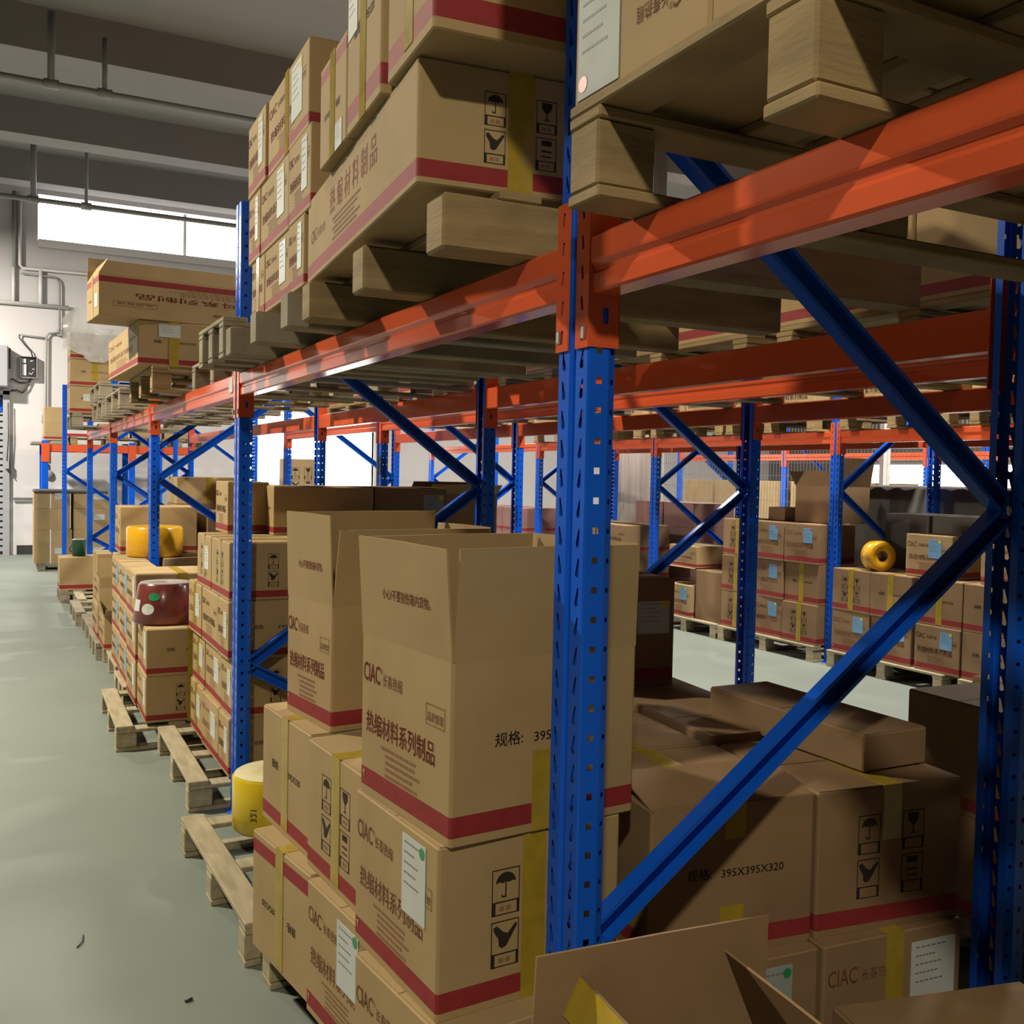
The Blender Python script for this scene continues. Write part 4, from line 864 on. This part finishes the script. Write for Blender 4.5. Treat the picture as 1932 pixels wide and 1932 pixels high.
# left of the wall
carton('open carton with blue label on the pallet left of the carton wall', 4.90, 6.05, 0.13, 0.42, 0.38, 0.30, 1, {'-x': 'faint'}, labels=[('-x', 0.215, 0.16, 0.315, 0.28, 'bluepaper', 'yel')], group=GC)
carton('plain brown carton facing the aisle end, beside the open blue-labelled carton', 4.93, 5.64, 0.13, 0.45, 0.385, 0.46, 1, board='kraft_dark', band=0, group=GC)
carton('carton with raised lid above the open blue-labelled carton', 4.95, 6.04, 0.60, 0.44, 0.44, 0.20, 1, {'-x': 'faint'}, group=GC)
carton('carton under the raised-lid carton, behind the blue-labelled one', 5.38, 6.05, 0.13, 0.42, 0.40, 0.46, 1, group=GC, board=KD)
put('support_board', G().bbox((4.92, 6.05, 0.592), (5.78, 6.44, 0.599), 'kraft_in'), label='flat cardboard sheet between the cartons left of the carton wall', cat='cardboard sheet')
GM = 'mauve cartons across the second aisle'
pallet('pallet under the mauve cartons', 5.60, 7.0, 0, 1.0, 1.25, 0.13, 0, group='floor pallets across the second aisle')
for r_ in range(4):
    for c in range(2):
        carton('%s mauve carton, %s of the pair behind the diagonal brace' % (['bottom', 'second', 'third', 'top'][r_], ['right', 'left'][c]), 5.62+0.01*r_, 7.02+0.55*c, 0.13+0.262*r_, 0.55, 0.53, 0.26, 0, board='mauve', band=0, group=GM)
GR = 'cartons with red stripes at the far side of the second aisle'
pallet('pallet under the red-striped cartons left of the mauve ones', 4.82, 7.05, 0, 0.72, 1.25, 0.13, 0, group='floor pallets across the second aisle')
for r_ in range(3):
    for c in range(2):
        carton('%s red-striped carton across the second aisle, %s one' % (['bottom', 'middle', 'top'][r_], ['right', 'left'][c]), 4.84, 7.07+0.60*c, 0.13+0.272*r_, 0.55, 0.58, 0.27, 0, {'-x': 'faint'}, group=GR, board=KD)
pallet('pallet under the far dim cartons seen left of the first big post', 4.9, 9.5, 0, 1.0, 1.2, 0.13, 0, group='floor pallets across the second aisle')
for r_ in range(3):
    for c in range(2): carton('%s far dim carton left of the first big post, %s one' % (['bottom', 'middle', 'top'][r_], ['near', 'far'][c]), 4.92, 9.52+0.58*c, 0.13+0.30*r_, 0.6, 0.56, 0.298, 0, board='mauve', group='far dim cartons beyond the second aisle')
carton('pale orange carton with red stripe before the glowing doorway', 3.40, 15.2, 0.9, 0.52, 0.5, 0.74, 0, {'-y': 'icons'}, band=0.03, group='cartons by the glowing doorway')
carton('carton under the pale orange carton before the glowing doorway', 3.30, 15.18, 0.0, 0.6, 0.55, 0.9, 0, band=0.03, group='cartons by the glowing doorway')
put('building_column', G().lathe([(0, 0), (0.30, 0), (0.30, 6.2), (0, 6.2)], 'column', 28), label='pale round building column wrapped in film, beyond the second aisle', cat='column', loc=(7.0, 10.05, 0))
put('safety_post', G().lathe([(0, 0), (0.04, 0), (0.04, 2.4), (0, 2.4)], 'yellowsteel', 14), label='slim yellow post left of the pale column', cat='post', loc=(6.75, 10.9, 0))
# mesh fence with racks and cartons behind it
def fence(label, y0, y1, X=7.3):
    t = thing('mesh_fence', label, 'fence', (X, y0, 0), 0, 'mesh fence panels')
    L = y1-y0; g = G(); n = int(L/0.05)
    for i in range(n+1): g.box((-0.002, L*i/n-0.002, 0.15), (0.002, L*i/n+0.002, 2.1), 'steel')
    for k in range(14): g.box((-0.002, 0, 0.15+k*0.15-0.002), (0.002, L, 0.15+k*0.15+0.002), 'steel')
    put('wire_mesh', g, t)
    for y in (0, L): put('fence_post', G().bbox((-0.025, y-0.025, 0), (0.025, y+0.025, 2.15), 'pipew' if y else 'steel'), t)
fence('mesh fence panel behind the mauve cartons', 8.0, 9.9); fence('mesh fence panel behind the tall carton wall', 6.0, 7.95); fence('mesh fence panel behind the dark open carton', 4.05, 5.95); fence('mesh fence panel at the right behind the back post', 2.1, 4.0)
fy = [2.2, 4.8, 7.4, 10.0, 12.6]
for i, y in enumerate(fy):
    frame('rack frame behind the mesh fence, '+['at the far right', 'second from the right', 'in the middle', 'second from the left', 'nearest the pale column'][i], 9.6, y, 1.15, 'A', 'frames behind the mesh fence')
    if i:
        beam('front orange beam behind the mesh fence, '+['', 'far right bay', 'second bay from the right', 'third bay from the right', 'bay nearest the pale column'][i], 9.6, fy[i-1], y, False, 'beams behind the mesh fence')
for j in range(13):
    y = fy[j//3]+0.085+0.815*(j % 3)
    if j < 12:
        for r_ in range(2): carton('%s carton behind the mesh fence, %s from the right' % (['bottom', 'upper'][r_], ['first', 'second', 'third', 'fourth', 'fifth', 'sixth', 'seventh', 'eighth', 'ninth', 'tenth', 'eleventh', 'twelfth'][j]), 9.62, y, 0.0+0.72*r_, 0.9, 0.74, 0.71 if j > 6 or r_ == 0 else 0.5, 0, band=0.04, group='cartons behind the mesh fence')

# location label on the beam, litter on the floor
for o in C.objects:
    if o.get('label', '').startswith('orange front beam of the bay behind the second'):
        L = 2.721-0.108
        put('location_label', G().box((-0.0035, -L/2+0.02, 1.765), (-0.002, -L/2+0.10, 1.825), 'paper'), o)
g = G(); g.add([(0, 0, 0.002), (0.03, 0.012, 0.010), (0.055, 0.03, 0.004), (0.028, 0.032, 0.006)], [(0, 1, 2, 3)], 'dark'); g.box((0.05, 0.028, 0.0), (0.075, 0.032, 0.004), 'dark')
put('dry_leaf', g, None, (-0.93, 1.56, 0.0), 0.6, 'small dark dry leaf on the aisle floor at lower left', 'leaf')
g = G(); g.tube([(0, 0, 0.003), (0.02, 0.03, 0.004), (0.03, 0.075, 0.003)], 0.0022, 'dark', 6); put('twig', g, None, (-0.66, 1.72, 0.0), 0.1, 'thin dark twig lying on the aisle floor before the near pallet', 'twig')
g = G(); g.tube([(0, 0, 0.004), (0.02, 0.004, 0.005)], 0.004, 'dark', 6); put('floor_crumb', g, None, (-0.42, 1.27, 0.0), 0.0, 'tiny dark crumb on the floor near the bottom pallet corner', 'debris')

# short amber tape tails on the lower half of two front faces
for o in list(C.objects):
    lb = o.get('label', '')
    if lb.startswith('open-topped carton directly left'): put('tape', G().box((0.175, -0.0018, 0.003), (0.232, -0.0003, 0.155), 'tape'), o)
    if lb.startswith('shaded carton with peeled lid'): put('tape', G().box((0.165, -0.0018, 0.003), (0.222, -0.0003, 0.105), 'tape'), o)
